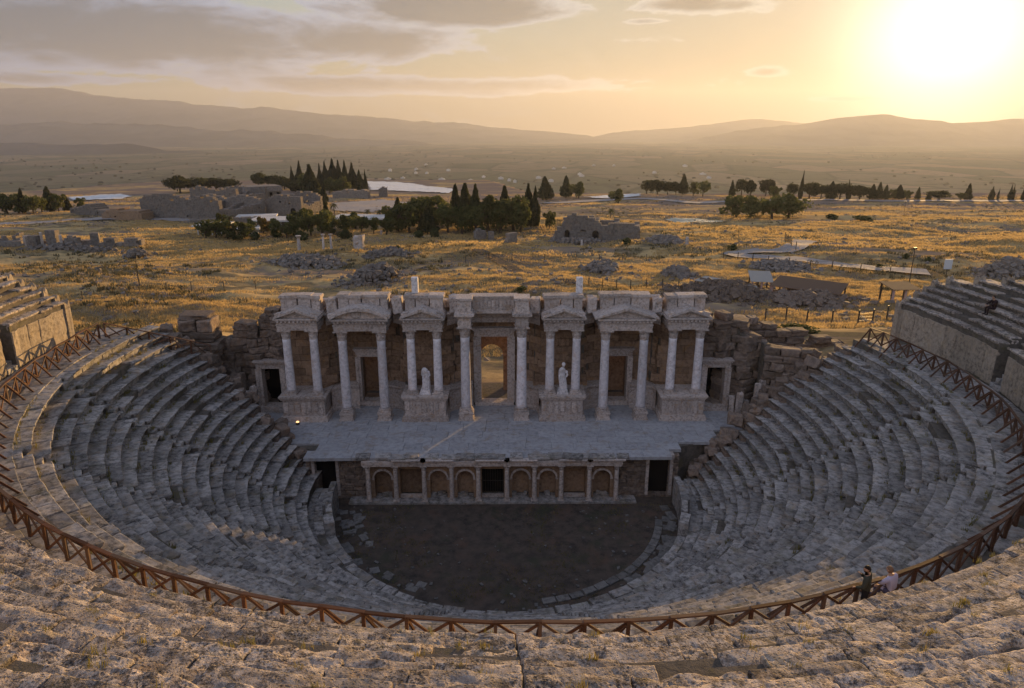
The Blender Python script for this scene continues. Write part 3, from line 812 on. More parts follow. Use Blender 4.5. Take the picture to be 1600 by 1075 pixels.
# colonnade of the stage front -------------------------------------------
PC = [-8.86, -6.9, -4.88, -2.92, -1.02, 1.02, 2.98, 4.9, 6.9, 8.84]
MB().box(-10.3, 10.3, .3, 1.7, -.2, .13).build('step', 'seat_stone', stage)
for i, x in enumerate(PC): column(stage, x, .62, .16, 2.92, .17, ('marble_warm',)*3, i)
def niche_back(x0, x1, kind):
    """wall of one bay with a recess: arch, rectangle or door"""
    xm = (x0+x1)/2; w = (x1-x0)/2; yf, yb = 1.0, 1.85; top = 2.92
    nm = MB()
    if kind == 'arch':
        hw = w*.62; spring = 1.75; N = 12
        arc = [(xm+hw*math.cos(math.pi*(1-i/N)), spring+hw*math.sin(math.pi*(1-i/N))) for i in range(N+1)]
        # wall face around the arch
        vs = []; fs = []
        out = [(x0, .16), (x0, top), (x1, top), (x1, .16)]
        inner = [(xm-hw, .16)]+arc+[(xm+hw, .16)]
        # left, right strips and spandrels as quads
        nm.box(x0, xm-hw, yf, yb, .16, spring); nm.box(xm+hw, x1, yf, yb, .16, spring)
        pts = arc
        for i in range(N):
            (ax, az), (bx, bz) = pts[i], pts[i+1]
            v = [(ax, yf, az), (bx, yf, bz), (bx, yf, top), (ax, yf, top), (ax, yb, az), (bx, yb, bz), (bx, yb, top), (ax, yb, top)]
            nm.poly(v, [(0,1,2,3),(7,6,5,4),(0,4,5,1),(1,5,6,2),(2,6,7,3),(3,7,4,0)])
        nm.box(x0, xm-hw, yf, yb, spring, top); nm.box(xm+hw, x1, yf, yb, spring, top)
        p = nm.build('niche', 'brown_stone', stage)
        am = MB()
        for i in range(N):
            (ax, az), (bx, bz) = arc[i], arc[i+1]
            k = 1.22
            o = lambda q: (xm+(q[0]-xm)*k, spring+(q[1]-spring)*k)
            (cx, cz), (dx_, dz_) = o(arc[i]), o(arc[i+1])
            v = [(ax, yf-.09, az), (bx, yf-.09, bz), (dx_, yf-.06, dz_), (cx, yf-.06, cz), (ax, yf+.05, az), (bx, yf+.05, bz), (dx_, yf+.05, dz_), (cx, yf+.05, cz)]
            am.poly(v, [(0,1,2,3),(0,4,5,1),(2,6,7,3)])
        am.box(xm-hw*1.3, xm-hw*.97, yf-.08, yf+.02, spring-.12, spring); am.box(xm+hw*.97, xm+hw*1.3, yf-.08, yf+.02, spring-.12, spring)
        am.build('arch_moulding', 'marble_warm', p)
        MB().box(x0, x1, yb-.1, yb+.03, .16, top).build('niche_back', 'brown_stone', p)
        if rnd.random() < .9:
            for q in range(3): link('fallen_stone', rnd.choice(slab_p), p, T(xm+rnd.uniform(-.5, .5), 1.15+rnd.uniform(0, .2), .3+rnd.uniform(0, .1), rnd.uniform(-.5, .5), rnd.uniform(.25, .45), .3, .7))
    else:
        hw = w*.78
        nm.box(x0, xm-hw, yf, yb, .16, top); nm.box(xm+hw, x1, yf, yb, .16, top); nm.box(xm-hw, xm+hw, yf, yb, 2.45, top)
        p = nm.build('niche' if kind == 'rect' else 'doorway', 'brown_stone', stage)
        MB().box(xm-hw, xm+hw, yb-.04 if kind == 'rect' else yb+.02, yb+.05, .16, 2.45).build('niche_back' if kind == 'rect' else 'passage_shade_panel', 'brown_stone' if kind == 'rect' else 'opening_shade', p)  # door bay: near-black panel stands in for the shade beyond the gate
        MB().box(xm-hw, xm+hw, yf-.02, yf+.12, .16, .42).build('sill', 'marble_warm', p)
        if kind == 'door':
            for q in range(9):
                xx = xm-hw+2*hw*(q+.5)/9; MB().box(xx-.015, xx+.015, yf+.25, yf+.28, .4, 2.45).build('gate_bar', 'dark_metal', p)
            MB().box(xm-hw, xm+hw, yf+.24, yf+.29, 1.35, 1.39).build('gate_bar', 'dark_metal', p)
for i, kd in enumerate(['arch', 'rect', 'arch', 'arch', 'door', 'arch', 'arch', 'rect', 'arch']): niche_back(PC[i], PC[i+1], kd)
# broken entablature over the colonnade
for i in range(len(PC)-1):
    if i in (99,): continue
    slabstack(stage, 'entablature', PC[i]+(.0 if i else -.35), PC[i+1]-.01+(0 if i < 8 else .35), .45, 1.9, [(.12, .0), (.12, .03), (.14, .02), (.1, .12), (.06, .2)] if i % 3 else [(.12, 0), (.12, .03), (.16, .03)], 'marble_warm', 0, 2.92)
for i in range(16):
    x = -9.2+18.4*i/15+rnd.uniform(-.3, .3)
    link('edge_block', rnd.choice(slab_p), stage, T(x, .42+rnd.uniform(-.1, .1), S+.07+rnd.uniform(-.05, .06), rnd.gauss(0, .05), rnd.uniform(.8, 1.5), .8, .55))
# walls beside the colonnade, with the side passages
blk_p = protos('wall_block', 12, 430, mat='rubble_stone', L=1, D=1, H=1, nx=6, ny=4, nz=6, r=.09, amp=.10, freq=1.5)
brn_p = protos('wall_block', 8, 450, mat='brown_stone', L=1, D=1, H=1, nx=4, ny=3, nz=4, r=.04, amp=.025, freq=1.7)
def block_wall(parent, x0, x1, z0, top, course, lens, thick, yfun, opens=(), prot=None, jz=.0, rfun=None, jit=.02, name='wall_block', r=rnd, core=False):
    z = z0; made = []; row = 0
    while True:
        h = course*r.uniform(.85, 1.15); x = x0 - (r.uniform(0, .6))
        any_ = False
        segs = []
        while x < x1:
            L = r.uniform(*lens); segs.append([max(x0, x), min(x1, x+L)]); x += L
        for (a, b) in segs:
            parts = [(a, b)]
            for (ox0, ox1, oz0, oz1) in opens:
                if z+h*.5 > oz0 and z+h*.5 < oz1:
                    q = []
                    for (s_, e_) in parts:
                        if e_ <= ox0 or s_ >= ox1: q.append((s_, e_))
                        else:
                            if s_ < ox0: q.append((s_, ox0))
                            if e_ > ox1: q.append((ox1, e_))
                    parts = q
            for (s_, e_) in parts:
                xm = (s_+e_)/2
                if e_-s_ < .12 or z+h*.6 > top(xm): continue
                any_ = True
                yy = yfun(xm); sl = math.atan2(yfun(xm+.2)-yfun(xm-.2), .4)
                made.append(((e_-s_)*h, T(xm, yy+r.gauss(0, jit), z+h, sl+r.gauss(0, jit*.5), ((e_-s_)/math.cos(sl)-.012), thick, h-.01, 0, r.gauss(0, jit*.3))))
        z += h; row += 1
        if not any_ and z > z0+course*2: break
        if row > 60: break
    made.sort(key=lambda t: -t[0])
    if core:
        m = MB(); n = int((x1-x0)/.5)
        for q in range(n):
            xa, xb = x0+(x1-x0)*q/n, x0+(x1-x0)*(q+1)/n; xm = (xa+xb)/2
            zz = [(z0, top(xm)-course*.8)]
            for (ox0, ox1, oz0, oz1) in opens:
                if xb > ox0 and xa < ox1: zz = [(oz1+.1, top(xm)-course*.8)]
            for (za, zb) in zz:
                if zb > za: m.box(xa, xb, yfun(xm)+thick*.35, yfun(xm)+thick*.95, za, zb)
        m.build('wall_core', 'core_stone', parent)
    for _, M in made[:300]: link(name, r.choice(prot), parent, M)
    if len(made) > 300:
        m = MB()
        for _, M in made[300:]: m.box(-.5, .5, 0, 1, -1, 0, M)
        tag(m.build('small_wall_stones', prot[0].materials[0], parent), kind='stuff')
for sgn, lab in ((-1, 'left'), (1, 'right')):
    w = thing('passage_wall', f'rough masonry wall with a dark side passage, {lab} of the stage front', 'wall')
    a, b = sorted((sgn*9.1, sgn*13.4)); d0, d1 = sorted((sgn*11.25, sgn*12.75))
    block_wall(w, a, b, -.1, lambda x: S-.1, .32, (.35, .8), .5, lambda x: 1.25, [(d0, d1, .2, 3.15)], blk_p)
    MB().box(d0-.05, d1+.05, 1.75, 1.8, -.1, 3.2).build('passage_shade_panel', 'opening_shade', w)  # near-black panel paints the shade inside the side passage
    MB().box(d0-.25, d1+.25, 1.1, 1.7, 3.15, 3.42).build('lintel', 'marble_warm', w)
    MB().box(d0-.22, d0, 1.16, 1.6, 1.1 if sgn < 0 else .2, 3.15).build('jamb', 'marble_warm', w)
    MB().box(d1, d1+.22, 1.16, 1.6, .2, 3.15).build('jamb', 'marble_warm', w)

# ------------------------------------------------------------------ tall stage building (scaenae frons)
fac = thing('stage_building', 'tall ruined marble stage facade with columns, pediments and doorways', 'facade')
YC = 7.75                                     # column axis
PAV = [(-16.75, -13.25), (-7.15, -3.7), (3.7, 7.15), (13.25, 16.75)]
DOORS = [(-10.2, 1.55, 'd'), (0.0, 2.1, 'c'), (10.2, 1.55, 'd')]
def wallY(x):
    for (a, b) in PAV:
        if a <= x <= b: return 9.5
    ax = abs(x)
    if ax < 3.7: return 9.5+1.3*math.sqrt(max(0, 1-((ax-0)/3.7)**4))
    if ax < 13.25: u = (ax-10.2)/3.05; return 9.5+1.3*math.sqrt(max(0, 1-u**4))
    return 9.8
opens = [(-10.2-.85, -10.2+.85, .2, 4.45), (10.2-.85, 10.2+.85, .2, 4.45), (-1.2, 1.2, .1, 6.05)]
opz = [(a, b, S+c, S+d) for a, b, c, d in opens]
rw = random.Random(77)
block_wall(fac, -16.9, 16.9, S-.05, lambda x: S+8.75+.35*math.sin(x*2.1), .62, (.75, 1.7), .8, wallY, opz, brn_p, r=rw, jit=.012, core=True)
# pavilions
def pediment(parent, x0, x1, y0, y1, z, h, kind):
    e = bpy.data.objects.new('pediment', None); COL.objects.link(e); e.parent = parent
    xm = (x0+x1)/2; w = (x1-x0)/2
    if kind == 'tri':
        MB().prism([(x0+.15, z), (x1-.15, z), (xm, z+h-.12)], y0+.3, y1).build('tympanum', 'marble_warm', e)
        for s_ in (-1, 1):
            m = MB(); ln = math.hypot(w+.25, h); an = math.atan2(h, w+.25)
            o = [(s_*(w+.14), -.02), (s_*(w+.14), .12), (0, h+.16), (0, h-.06)]
            m.prism([(xm+a, z+b) for a, b in (o if s_ < 0 else reversed(o))], y0-.12, y1)
            o = [(s_*(w+.10), -.02), (s_*(w+.10), .06), (0, h-.02), (0, h-.22)]
            m.prism([(xm+a, z+b) for a, b in (o if s_ < 0 else reversed(o))], y0+.1, y0+.34)
            m.build('raking_cornice', 'marble_warm', e)
        MB().lathe([(.12, 0), (.17, .05), (.17, .1), (.08, .14)], 10, T(xm, y0+.31, z+h*.4, 0, 1, 1, 1, math.pi/2)).build('boss', 'marble_warm', e)
    else:
        N = 18; pts = [(x0+.1+(x1-x0-.2)*i/N, z+h*math.sin(math.pi*i/N)**.8) for i in range(N+1)]
        MB().prism([(x0+.1, z-.01)]+pts+[(x1-.1, z-.01)], y0+.32, y1).build('tympanum', 'marble_warm', e)
        m = MB()
        for i in range(N):
            (ax, az), (bx, bz) = pts[i], pts[i+1]
            m.prism([(ax, az-.06), (bx, bz-.06), (bx, bz+.2), (ax, az+.2)], y0-.12, y1)
        m.build('curved_cornice', 'marble_warm', e)
        MB().lathe([(.34, 0), (.42, .04), (.42, .1), (.3, .14)], 14, T(xm-.3, y0+.33, z+h*.45, 0, 1, .7, 1, math.pi/2)).build('boss', 'marble_warm', e)
    for s_ in (-1, 1):   # corner acroteria
        if rw.random() < .8: link('acroterion', rw.choice(att_p), e, T(xm+s_*(w-.12), y0+.05, z+.42, s_*.2, .5, .45, .34, 0, s_*.25))
att_p = protos('attic_block', 8, 470, mat='marble_warm', L=1, D=1, H=1, nx=6, ny=4, nz=6, r=.04, amp=.035, freq=2.2)
attw_p = protos('attic_block', 6, 480, mat='marble_warm', L=1, D=1, H=1, nx=6, ny=4, nz=6, r=.06, amp=.06, freq=2.2)
ENT = [(.20, 0), (.20, .03), (.08, .07), (.26, .0), (.10, .1), (.12, .22)]   # 0.96 high
ZC = S+7.45
def entab(x0, x1, y0, y1, z, mat='marble_warm'): return slabstack(fac, 'entablature', x0, x1, y0, y1, ENT, mat, z+.66, z)
for i, (a, b) in enumerate(PAV):
    pd = bpy.data.objects.new('podium', None); COL.objects.link(pd); pd.parent = fac
    MB().box(a-.12, b+.12, 6.9, 9.6, S-.05, S+.28).box(a-.06, b+.06, 6.96, 9.6, S+.28, S+.46).build('plinth', 'marble_warm', pd)
    MB().box(a+.1, b-.1, 7.12, 9.6, S+.46, S+1.78).build('dado', 'marble_warm', pd)
    # carved reliefs on the dado front
    for q in range(7):
        xx = a+.35+(b-a-.7)*q/6
        link('relief', rw.choice(attw_p), pd, T(xx, 7.04, S+1.62+rw.uniform(-.1, .08), 0, rw.uniform(.22, .4), .1, rw.uniform(.75, 1.05)))
    slabstack(pd, 'cap', a+.06, b-.06, 7.05, 9.6, [(.12, .05), (.10, .12), (.14, .18)], 'marble_warm', 0, S+1.78)
    for x in ((a+.72, b-.68)):
        m_ = ('marble_warm', 'column_marble', 'marble_warm')
        column(fac, x, YC, S+2.14, ZC, .35, m_, i*7+x)
    entab(a+.22, b-.22, YC-.42, 9.9, ZC)
    pediment(fac, a+.22, b-.22, YC-.55, 9.4, ZC+.96, .62, 'tri')
# free columns by the doors
for c in (-10.2, 10.2):
    for s_ in (-1, 1): column(fac, c+s_*1.5, YC-.1, S, ZC-.06, .37, ('marble_warm', 'column_marble', 'marble_warm'), c+s_, ped=.62)
    entab(c-2.0, c+2.0, YC-.5, 10.6, ZC-.06)
    pediment(fac, c-2.3, c+2.3, YC-.62, 9.8, ZC+.90, .72, 'arc' if c < 0 else 'tri')
for s_ in (-1, 1):
    column(fac, s_*2.2, YC-.1, S, ZC+.25, .40, ('marble_warm', 'column_marble', 'marble_warm'), 31+s_, ped=.62)
    slabstack(fac, 'entablature', s_*2.2-.48, s_*2.2+.48, YC-.55, 10.6, [(.2, 0), (.25, .03), (.3, 0), (.14, .1), (.16, .28)], 'marble_warm', 0, ZC+.25)
    slabstack(fac, 'upper_pedestal', s_*2.2-.52, s_*2.2+.52, YC-.4, 8.9, [(.14, .10), (.88, 0), (.16, .10)], 'marble_warm', 0, ZC+1.30)
# recessed entablature of the bays, following the curved wall
def swept(x0, x1, prof, name, mat, off=0.0, n=14):
    m = MB(); vs = []; fs = []; k = len(prof)
    for i in range(n+1):
        x = x0+(x1-x0)*i/n; yb = wallY(x)
        for (pr, z) in prof: vs.append((x, yb-pr+off, z))
    for i in range(n):
        for q in range(k-1):
            a = i*k+q; fs.append((a, a+k, a+k+1, a+1))
    m.v = vs; m.f = fs
    return m.build(name, mat, fac)
EP = [(-.2, ZC-.1), (.12, ZC-.1), (.12, ZC+.1), (.16, ZC+.1), (.16, ZC+.3), (.08, ZC+.34), (.08, ZC+.6), (.3, ZC+.7), (.48, ZC+.84), (.48, ZC+.93), (-.3, ZC+.95)]
for (a, b) in ((-13.2, -12.35), (-8.05, -7.2), (-3.65, 3.65), (7.2, 8.05), (12.35, 13.2)): swept(a, b, EP, 'entablature', 'marble_warm', -.75)
# curved socle in the bays
SP = [(-.3, S-.02), (1.05, S-.02), (1.05, S+.3), (.95, S+.36), (.95, S+1.75), (1.05, S+1.8), (1.14, S+1.98), (1.14, S+2.06), (-.3, S+2.1)]
for (a, b) in ((-13.2, -11.15), (-9.25, -7.2), (-3.65, -1.75), (1.75, 3.65), (9.25, 11.15), (7.2, 7.2), (11.2, 13.2)):
    if b-a > .1: swept(a, b if a != 9.25 else 11.15, SP, 'socle', 'marble_warm') if not (a == 9.25) else None
swept(7.2, 9.25, SP, 'socle', 'marble_warm')
# door frames
def door_frame(parent, x, y, w, z0, z1, fw=.38, lint=.45, mat='marble_warm', name='door_frame'):
    e = bpy.data.objects.new(name, None); COL.objects.link(e); e.parent = parent
    for s_ in (-1, 1):
        xa, xb = sorted((x+s_*w, x+s_*(w+fw))); m = MB(); m.box(xa, xb, y-.3, y+.5, z0, z1)
        xa, xb = sorted((x+s_*(w+fw*.55), x+s_*(w+fw*1.12))); m.box(xa, xb, y-.38, y-.3, z0, z1)
        m.build('jamb', mat, e)
    m = MB(); m.box(x-w-fw, x+w+fw, y-.3, y+.5, z1, z1+lint); m.box(x-w-fw*1.2, x+w+fw*1.2, y-.42, y+.3, z1+lint, z1+lint+.16); m.box(x-w-fw*1.4, x+w+fw*1.4, y-.52, y+.3, z1+lint+.16, z1+lint+.26)
    m.build('lintel', mat, e)
    MB().box(x-w-fw, x+w+fw, y-.45, y+.6, z0-.9 if z0-.9 > S-.1 else S-.02, z0).build('threshold', mat, e)
    return e
for c in (-10.2, 10.2):
    door_frame(fac, c, 10.7, .82, S+.4, S+4.3)
    e = door_frame(fac, c, 11.9, .9, S+.3, S+4.6, .3, .3, 'brown_stone', 'inner_door')
door_frame(fac, 0, 10.7, 1.08, S+.26, S+6.0, .55, .5)
# central attic frieze
slabstack(fac, 'attic_frieze', -1.72, 1.72, 8.7, 9.7, [(.14, .1), (.2, .04), (.86, -.02), (.12, .1), (.08, .16)], 'marble_warm', 0, ZC+.97)
for q in range(11):
    link('relief', rw.choice(att_p), fac, T(-1.5+.3*q, 8.66, ZC+2.0+rw.uniform(-.06, .02), 0, .24, .1, rw.uniform(.45, .66)))
# attic blocks along the top
def attic(x0, x1, z0, z1, y0, y1, lens=(.8, 1.5), pr=None, jit=.02):
    x = x0
    while x < x1-.15:
        L = min(rw.uniform(*lens), x1-x)
        if x1-x-L < .35: L = x1-x
        h = z1-z0+rw.uniform(-.05, .04)
        if pr: link('attic_block', rw.choice(pr), fac, T(x+L/2, y0+rw.gauss(0, .04), z0+h, rw.gauss(0, jit), L-.02, y1-y0, h, rw.gauss(0, jit*.6), rw.gauss(0, jit*.8)))
        else:
            o = slabstack(fac, 'attic_block', -L/2+.02, L/2-.02, 0, y1-y0, [(.12, .06), (.08, .02), (h-.5, -.02), (.1, .03), (.12, .09), (.08, .05)], 'marble_warm', 0, 0)
            o.matrix_local = T(x+L/2, y0+rw.gauss(0, .03), z0, rw.gauss(0, .012), 1, 1, 1, rw.gauss(0, .01), rw.gauss(0, .012))
        x += L
for (a, b) in PAV: attic(a+.25, b-.2, ZC+1.0, ZC+2.45, 8.6, 9.6)
for c in (-10.2, 10.2): attic(c-1.9, c+2.0, ZC+1.0, ZC+2.5, 8.7, 9.8)
for (a, b) in ((-13.1, -12.25), (-8.0, -7.2), (-3.5, -2.75), (2.8, 3.6), (7.3, 8.1), (12.4, 13.2)): attic(a, b, ZC+.93, ZC+2.15, 8.75, 9.9, (.45, .8), attw_p, .07)
attic(-16.9, 16.9, ZC+.9, ZC+1.75, 9.9, 10.6, (.7, 1.3), attw_p, .04)
# rear wall with the arched opening behind the central door
def arch_wall(parent, x0, x1, xm, hw, y0, y1, z0, spring, top, mat, name):
    m = MB(); N = 14
    arc = [(xm+hw*math.cos(math.pi*(1-i/N)), spring+hw*math.sin(math.pi*(1-i/N))) for i in range(N+1)]
    m.box(x0, xm-hw, y0, y1, z0, top); m.box(xm+hw, x1, y0, y1, z0, top)
    for i in range(N):
        (ax, az), (bx, bz) = arc[i], arc[i+1]
        v = [(ax, y0, az), (bx, y0, bz), (bx, y0, top), (ax, y0, top), (ax, y1, az), (bx, y1, bz), (bx, y1, top), (ax, y1, top)]
        m.poly(v, [(0,1,2,3),(7,6,5,4),(0,4,5,1),(1,5,6,2),(2,6,7,3),(3,7,4,0)])
    return m.build(name, mat, parent)
arch_wall(fac, -5, 1.5, -.25, .98, 13.2, 14.0, S-1, S+3.5, S+8.2, 'brown_stone', 'rear_arch_wall')
for (a, b) in ((-16.8, -5.0), (3.0, 16.8)):  # unseen gap right of the arch, shaped to let sun onto the stage
    MB().box(a, b, 13.2, 14, S-1, S+5.2).build('rear_wall', 'brown_stone', fac)
MB().box(-16.8, 16.8, 10.4, 15.0, S-1.2, S+.25).build('passage_floor', 'core_stone', fac)
# rough lintel masonry above the side doors and central door comes with the wall blocks

# single standing blocks on top
for x, lab in ((-6.15, 'white marble block standing on top of the facade, left of the central door'), (6.75, 'white marble block standing on top of the facade, right of the central door')):
    o = grid_block(int(x*10)+900, .5, .5, 1.25, 5, 5, 8, .03, .02, 2).build('standing_block', 'marble'); o.location = (x, 9.3, ZC+3.68 if x < 0 else ZC+3.66); tag(o, lab, 'block', 'standing blocks on the facade')

# statues ------------------------------------------------------------------
def statue(name, label, loc, head, seed):
    root = thing(name, label, 'statue', loc); root.scale = (1.22, 1.15, 1.1)
    MB().box(-.36, .36, -.34, .34, 0, .14).box(-.3, .3, -.28, .28, .14, .34).build('plinth', 'marble', root)
    m = MB(); P = []
    for i in range(29):
        f = i/28; z = .34+1.62*f
        r = interp(f, [0, .06, .25, .45, .6, .72, .84, .92, .97, 1], [.27, .26, .245, .245, .22, .225, .225, .19, .11, .06])
        P.append((r, z))
    def mod(a, z):
        f = (z-.34)/1.62
        fold = .07*math.sin(9*a+3*f+seed)+.04*math.sin(15*a-2*f) if f < .62 else .03*math.sin(7*a+9*f)
        flat = 1-.28*abs(math.sin(a))**2
        return flat*(1+fold*(1-f*.5))
    m.lathe(P, 48, None, mod)
    m.v = [(x+.05*math.sin((z-.3)*2.2+seed), y, z) for x, y, z in m.v]
    m.build('draped_body', 'marble', root, True)
    for s_ in (-1, 1):
        a = MB(); sh = Vector((s_*.17+.04, 0, 1.68)); el_ = Vector((s_*.25+.04, -.03, 1.40)); wr = Vector((s_*(.22 if head or s_ > 0 else .3), -.2, 1.30))
        pts = [sh, el_, wr] if s_ > 0 or head else [sh, el_]
        for q in range(len(pts)-1):
            d = pts[q+1]-pts[q]; M = Matrix.Translation(pts[q]) @ d.to_track_quat('Z', 'Y').to_matrix().to_4x4()
            a.lathe([(.05, -.03), (.085-.015*q, .02), (.07-.015*q, d.length*.6), (.06-.01*q, d.length), (.03, d.length+.04)], 10, M)
        a.build('arm', 'marble', root, True)
    if head:
        h = MB(); h.lathe([(.065, 0), (.06, .08), (.085, .13), (.115, .2), (.12, .27), (.105, .34), (.06, .385), (.01, .395)], 16, T(.04, 0, 1.93, 0, 1, 1.12, 1), lambda a, z: 1+(.10 if z > .12 and z < .3 and abs(a-4.71) < .3 else 0))
        h.build('head', 'marble', root, True)
statue('statue', 'headless draped marble statue between columns, left of the central door', (-5.4, 7.7, S+2.14), False, .3)
statue('statue', 'draped marble statue with head between columns, right of the central door', (5.45, 7.7, S+2.14), True, 1.9)

# ------------------------------------------------------------------ side doors and ruined flanks
rs = random.Random(21)
for sgn, lab in ((-1, 'left'), (1, 'right')):
    root = thing('ruined_wall', f'rough ruined masonry flank with a doorway, {lab} end of the stage facade', 'wall')
    a, b = sorted((sgn*16.95, sgn*22.0)); dx0, dx1 = sorted((sgn*17.2, sgn*18.85))
    topf = (lambda x: S+interp(x, [-22.2, -21.3, -20.2, -19.2, -18.4, -16.9], [5.6, 6.6, 7.9, 7.4, 8.5, 8.3])) if sgn < 0 else (lambda x: S+interp(x, [16.9, 18, 18.9, 20, 21, 22], [8.4, 7.8, 8.2, 6.9, 6.2, 5.6]))
    block_wall(root, a, b, S-.1, topf, .62, (.7, 1.5), 1.3, lambda x: 9.6+.25*math.sin(x*3), [(dx0, dx1, S+.3, S+4.0)], blk_p, jit=.07, r=rs, core=True)
    door_frame(root, (dx0+dx1)/2, 9.35, abs(dx1-dx0)/2-.1, S+.5, S+3.75, .42, .42)
    MB().box(dx0-.9, dx1+.9, 10.95, 11.05, S-.2, S+4.6).build('passage_shade_panel', 'opening_shade', root)  # near-black sheet added as painted shade behind the doorway
    # fallen and leaning marble pieces beside the door
    for q in range(7):
        x = sgn*(19.3+q*.42+rs.uniform(-.1, .1)); h = rs.uniform(1.0, 3.0)
        link('leaning_slab', rs.choice(att_p), root, T(x, 8.1+rs.uniform(-.5, .5), S+h, rs.uniform(-.5, .5), .42, .38, h, rs.gauss(0, .05), rs.gauss(0, .08)))
def pier(name, label, blocks, z0):
    root = thing(name, label, 'wall')
    z = z0
    for (x0, x1, y0, y1, h) in blocks:
        if isinstance(h, tuple): z, h = h
        link('wall_block', rs.choice(blk_p), root, T((x0+x1)/2+rs.gauss(0, .05), y0, z+h, rs.gauss(0, .03), x1-x0, y1-y0, h-.02, 0, rs.gauss(0, .015)))
        z += h
    return root
pier('ruined_pier', 'massive pier of stacked boulders left of the facade', [(-24.3, -21.6, 7.6, 9.6, (6.6, .9)), (-24.4, -22.0, 7.6, 9.8, .8), (-24.2, -21.7, 7.5, 9.6, .7), (-24.5, -21.4, 7.4, 9.8, .9), (-24.3, -21.6, 7.6, 9.7, .8), (-24.2, -22.9, 7.6, 9.4, (10.7, 1.0)), (-22.8, -21.7, 7.6, 9.4, (10.7, .95)), (-24.2, -21.9, 7.8, 9.6, (11.66, .35)), (-21.4, -20.3, 8.2, 9.6, (3.4, 3.4)), (-24.6, -21.4, 7.4, 9.8, (3.4, 3.2))], 3.4)
root = thing('ruined_wall', 'low rough stone wall between the facade pier and the left walkway end', 'wall')
block_wall(root, -29.5, -24.2, 5.2, lambda x: interp(x, [-29.5, -27, -24], [10.0, 9.8, 9.6]), .55, (.8, 1.5), .8, lambda x: 7.2-.12*(x+24), (), blk_p, jit=.05, r=rs, core=True)
root = thing('ruined_wall', 'tumbled rough stone wall stepping down right of the facade', 'wall')
block_wall(root, 21.6, 29.5, 4.0, lambda x: interp(x, [21.5, 22.4, 23, 24.5, 26, 27, 28, 29.5], [9.8, 9.0, 9.3, 8.9, 8.8, 9.6, 9.2, 9.0])+.3*math.sin(x*9), .6, (.8, 1.7), 1.1, lambda x: 8.6-.42*(x-21.6), (), blk_p, jit=.09, r=rs, core=True)
root = thing('ruined_wall', 'second rough wall with fallen blocks behind the right flank', 'wall')
block_wall(root, 18, 30, 4.0, lambda x: interp(x, [18, 20, 22, 24, 25.5, 27, 30], [11.2, 10.6, 10.4, 9.4, 9.6, 8.6, 8.2])+.25*math.sin(x*7), .6, (.7, 1.6), 1.1, lambda x: 12.4, (), blk_p, jit=.12, r=rs, core=True)
# tumbled stones at the ends of the seating
for sgn, lab in ((-1, 'left'), (1, 'right')):
    root = thing('rubble_heap', f'tumbled dark stones where the lower seats meet the stage on the {lab}', 'rubble'); lean(root)
    for q in range(46):
        r = rs.uniform(14.2, 26); e = y_end(r)+rs.uniform(.1, 1.1); z = Z1+RI*((r-R1)/TR+.2)+rs.uniform(-.7, .25)
        s_ = rs.uniform(.35, .95)
        link('boulder', rs.choice(blk_p), root, T(sgn*math.sqrt(r*r-e*e)+rs.uniform(-.2, .2), e-.2, z+s_*.6, rs.uniform(0, 3), s_*1.2, s_, s_*.9, rs.gauss(0, .2), rs.gauss(0, .2)))
    m = MB()
    for k in range(19):
        r0 = R1+TR*k; e = y_end(r0); z = Z1+RI*(k+1)-.25; x = math.sqrt(r0*r0-e*e)
        xa, xb = sorted((sgn*x, sgn*(x+TR)))
        m.box(xa, xb, e-.9, e+.55+rs.uniform(-.15, .25), -.2, z)
    m.build('rubble_fill', 'rubble_stone', root)

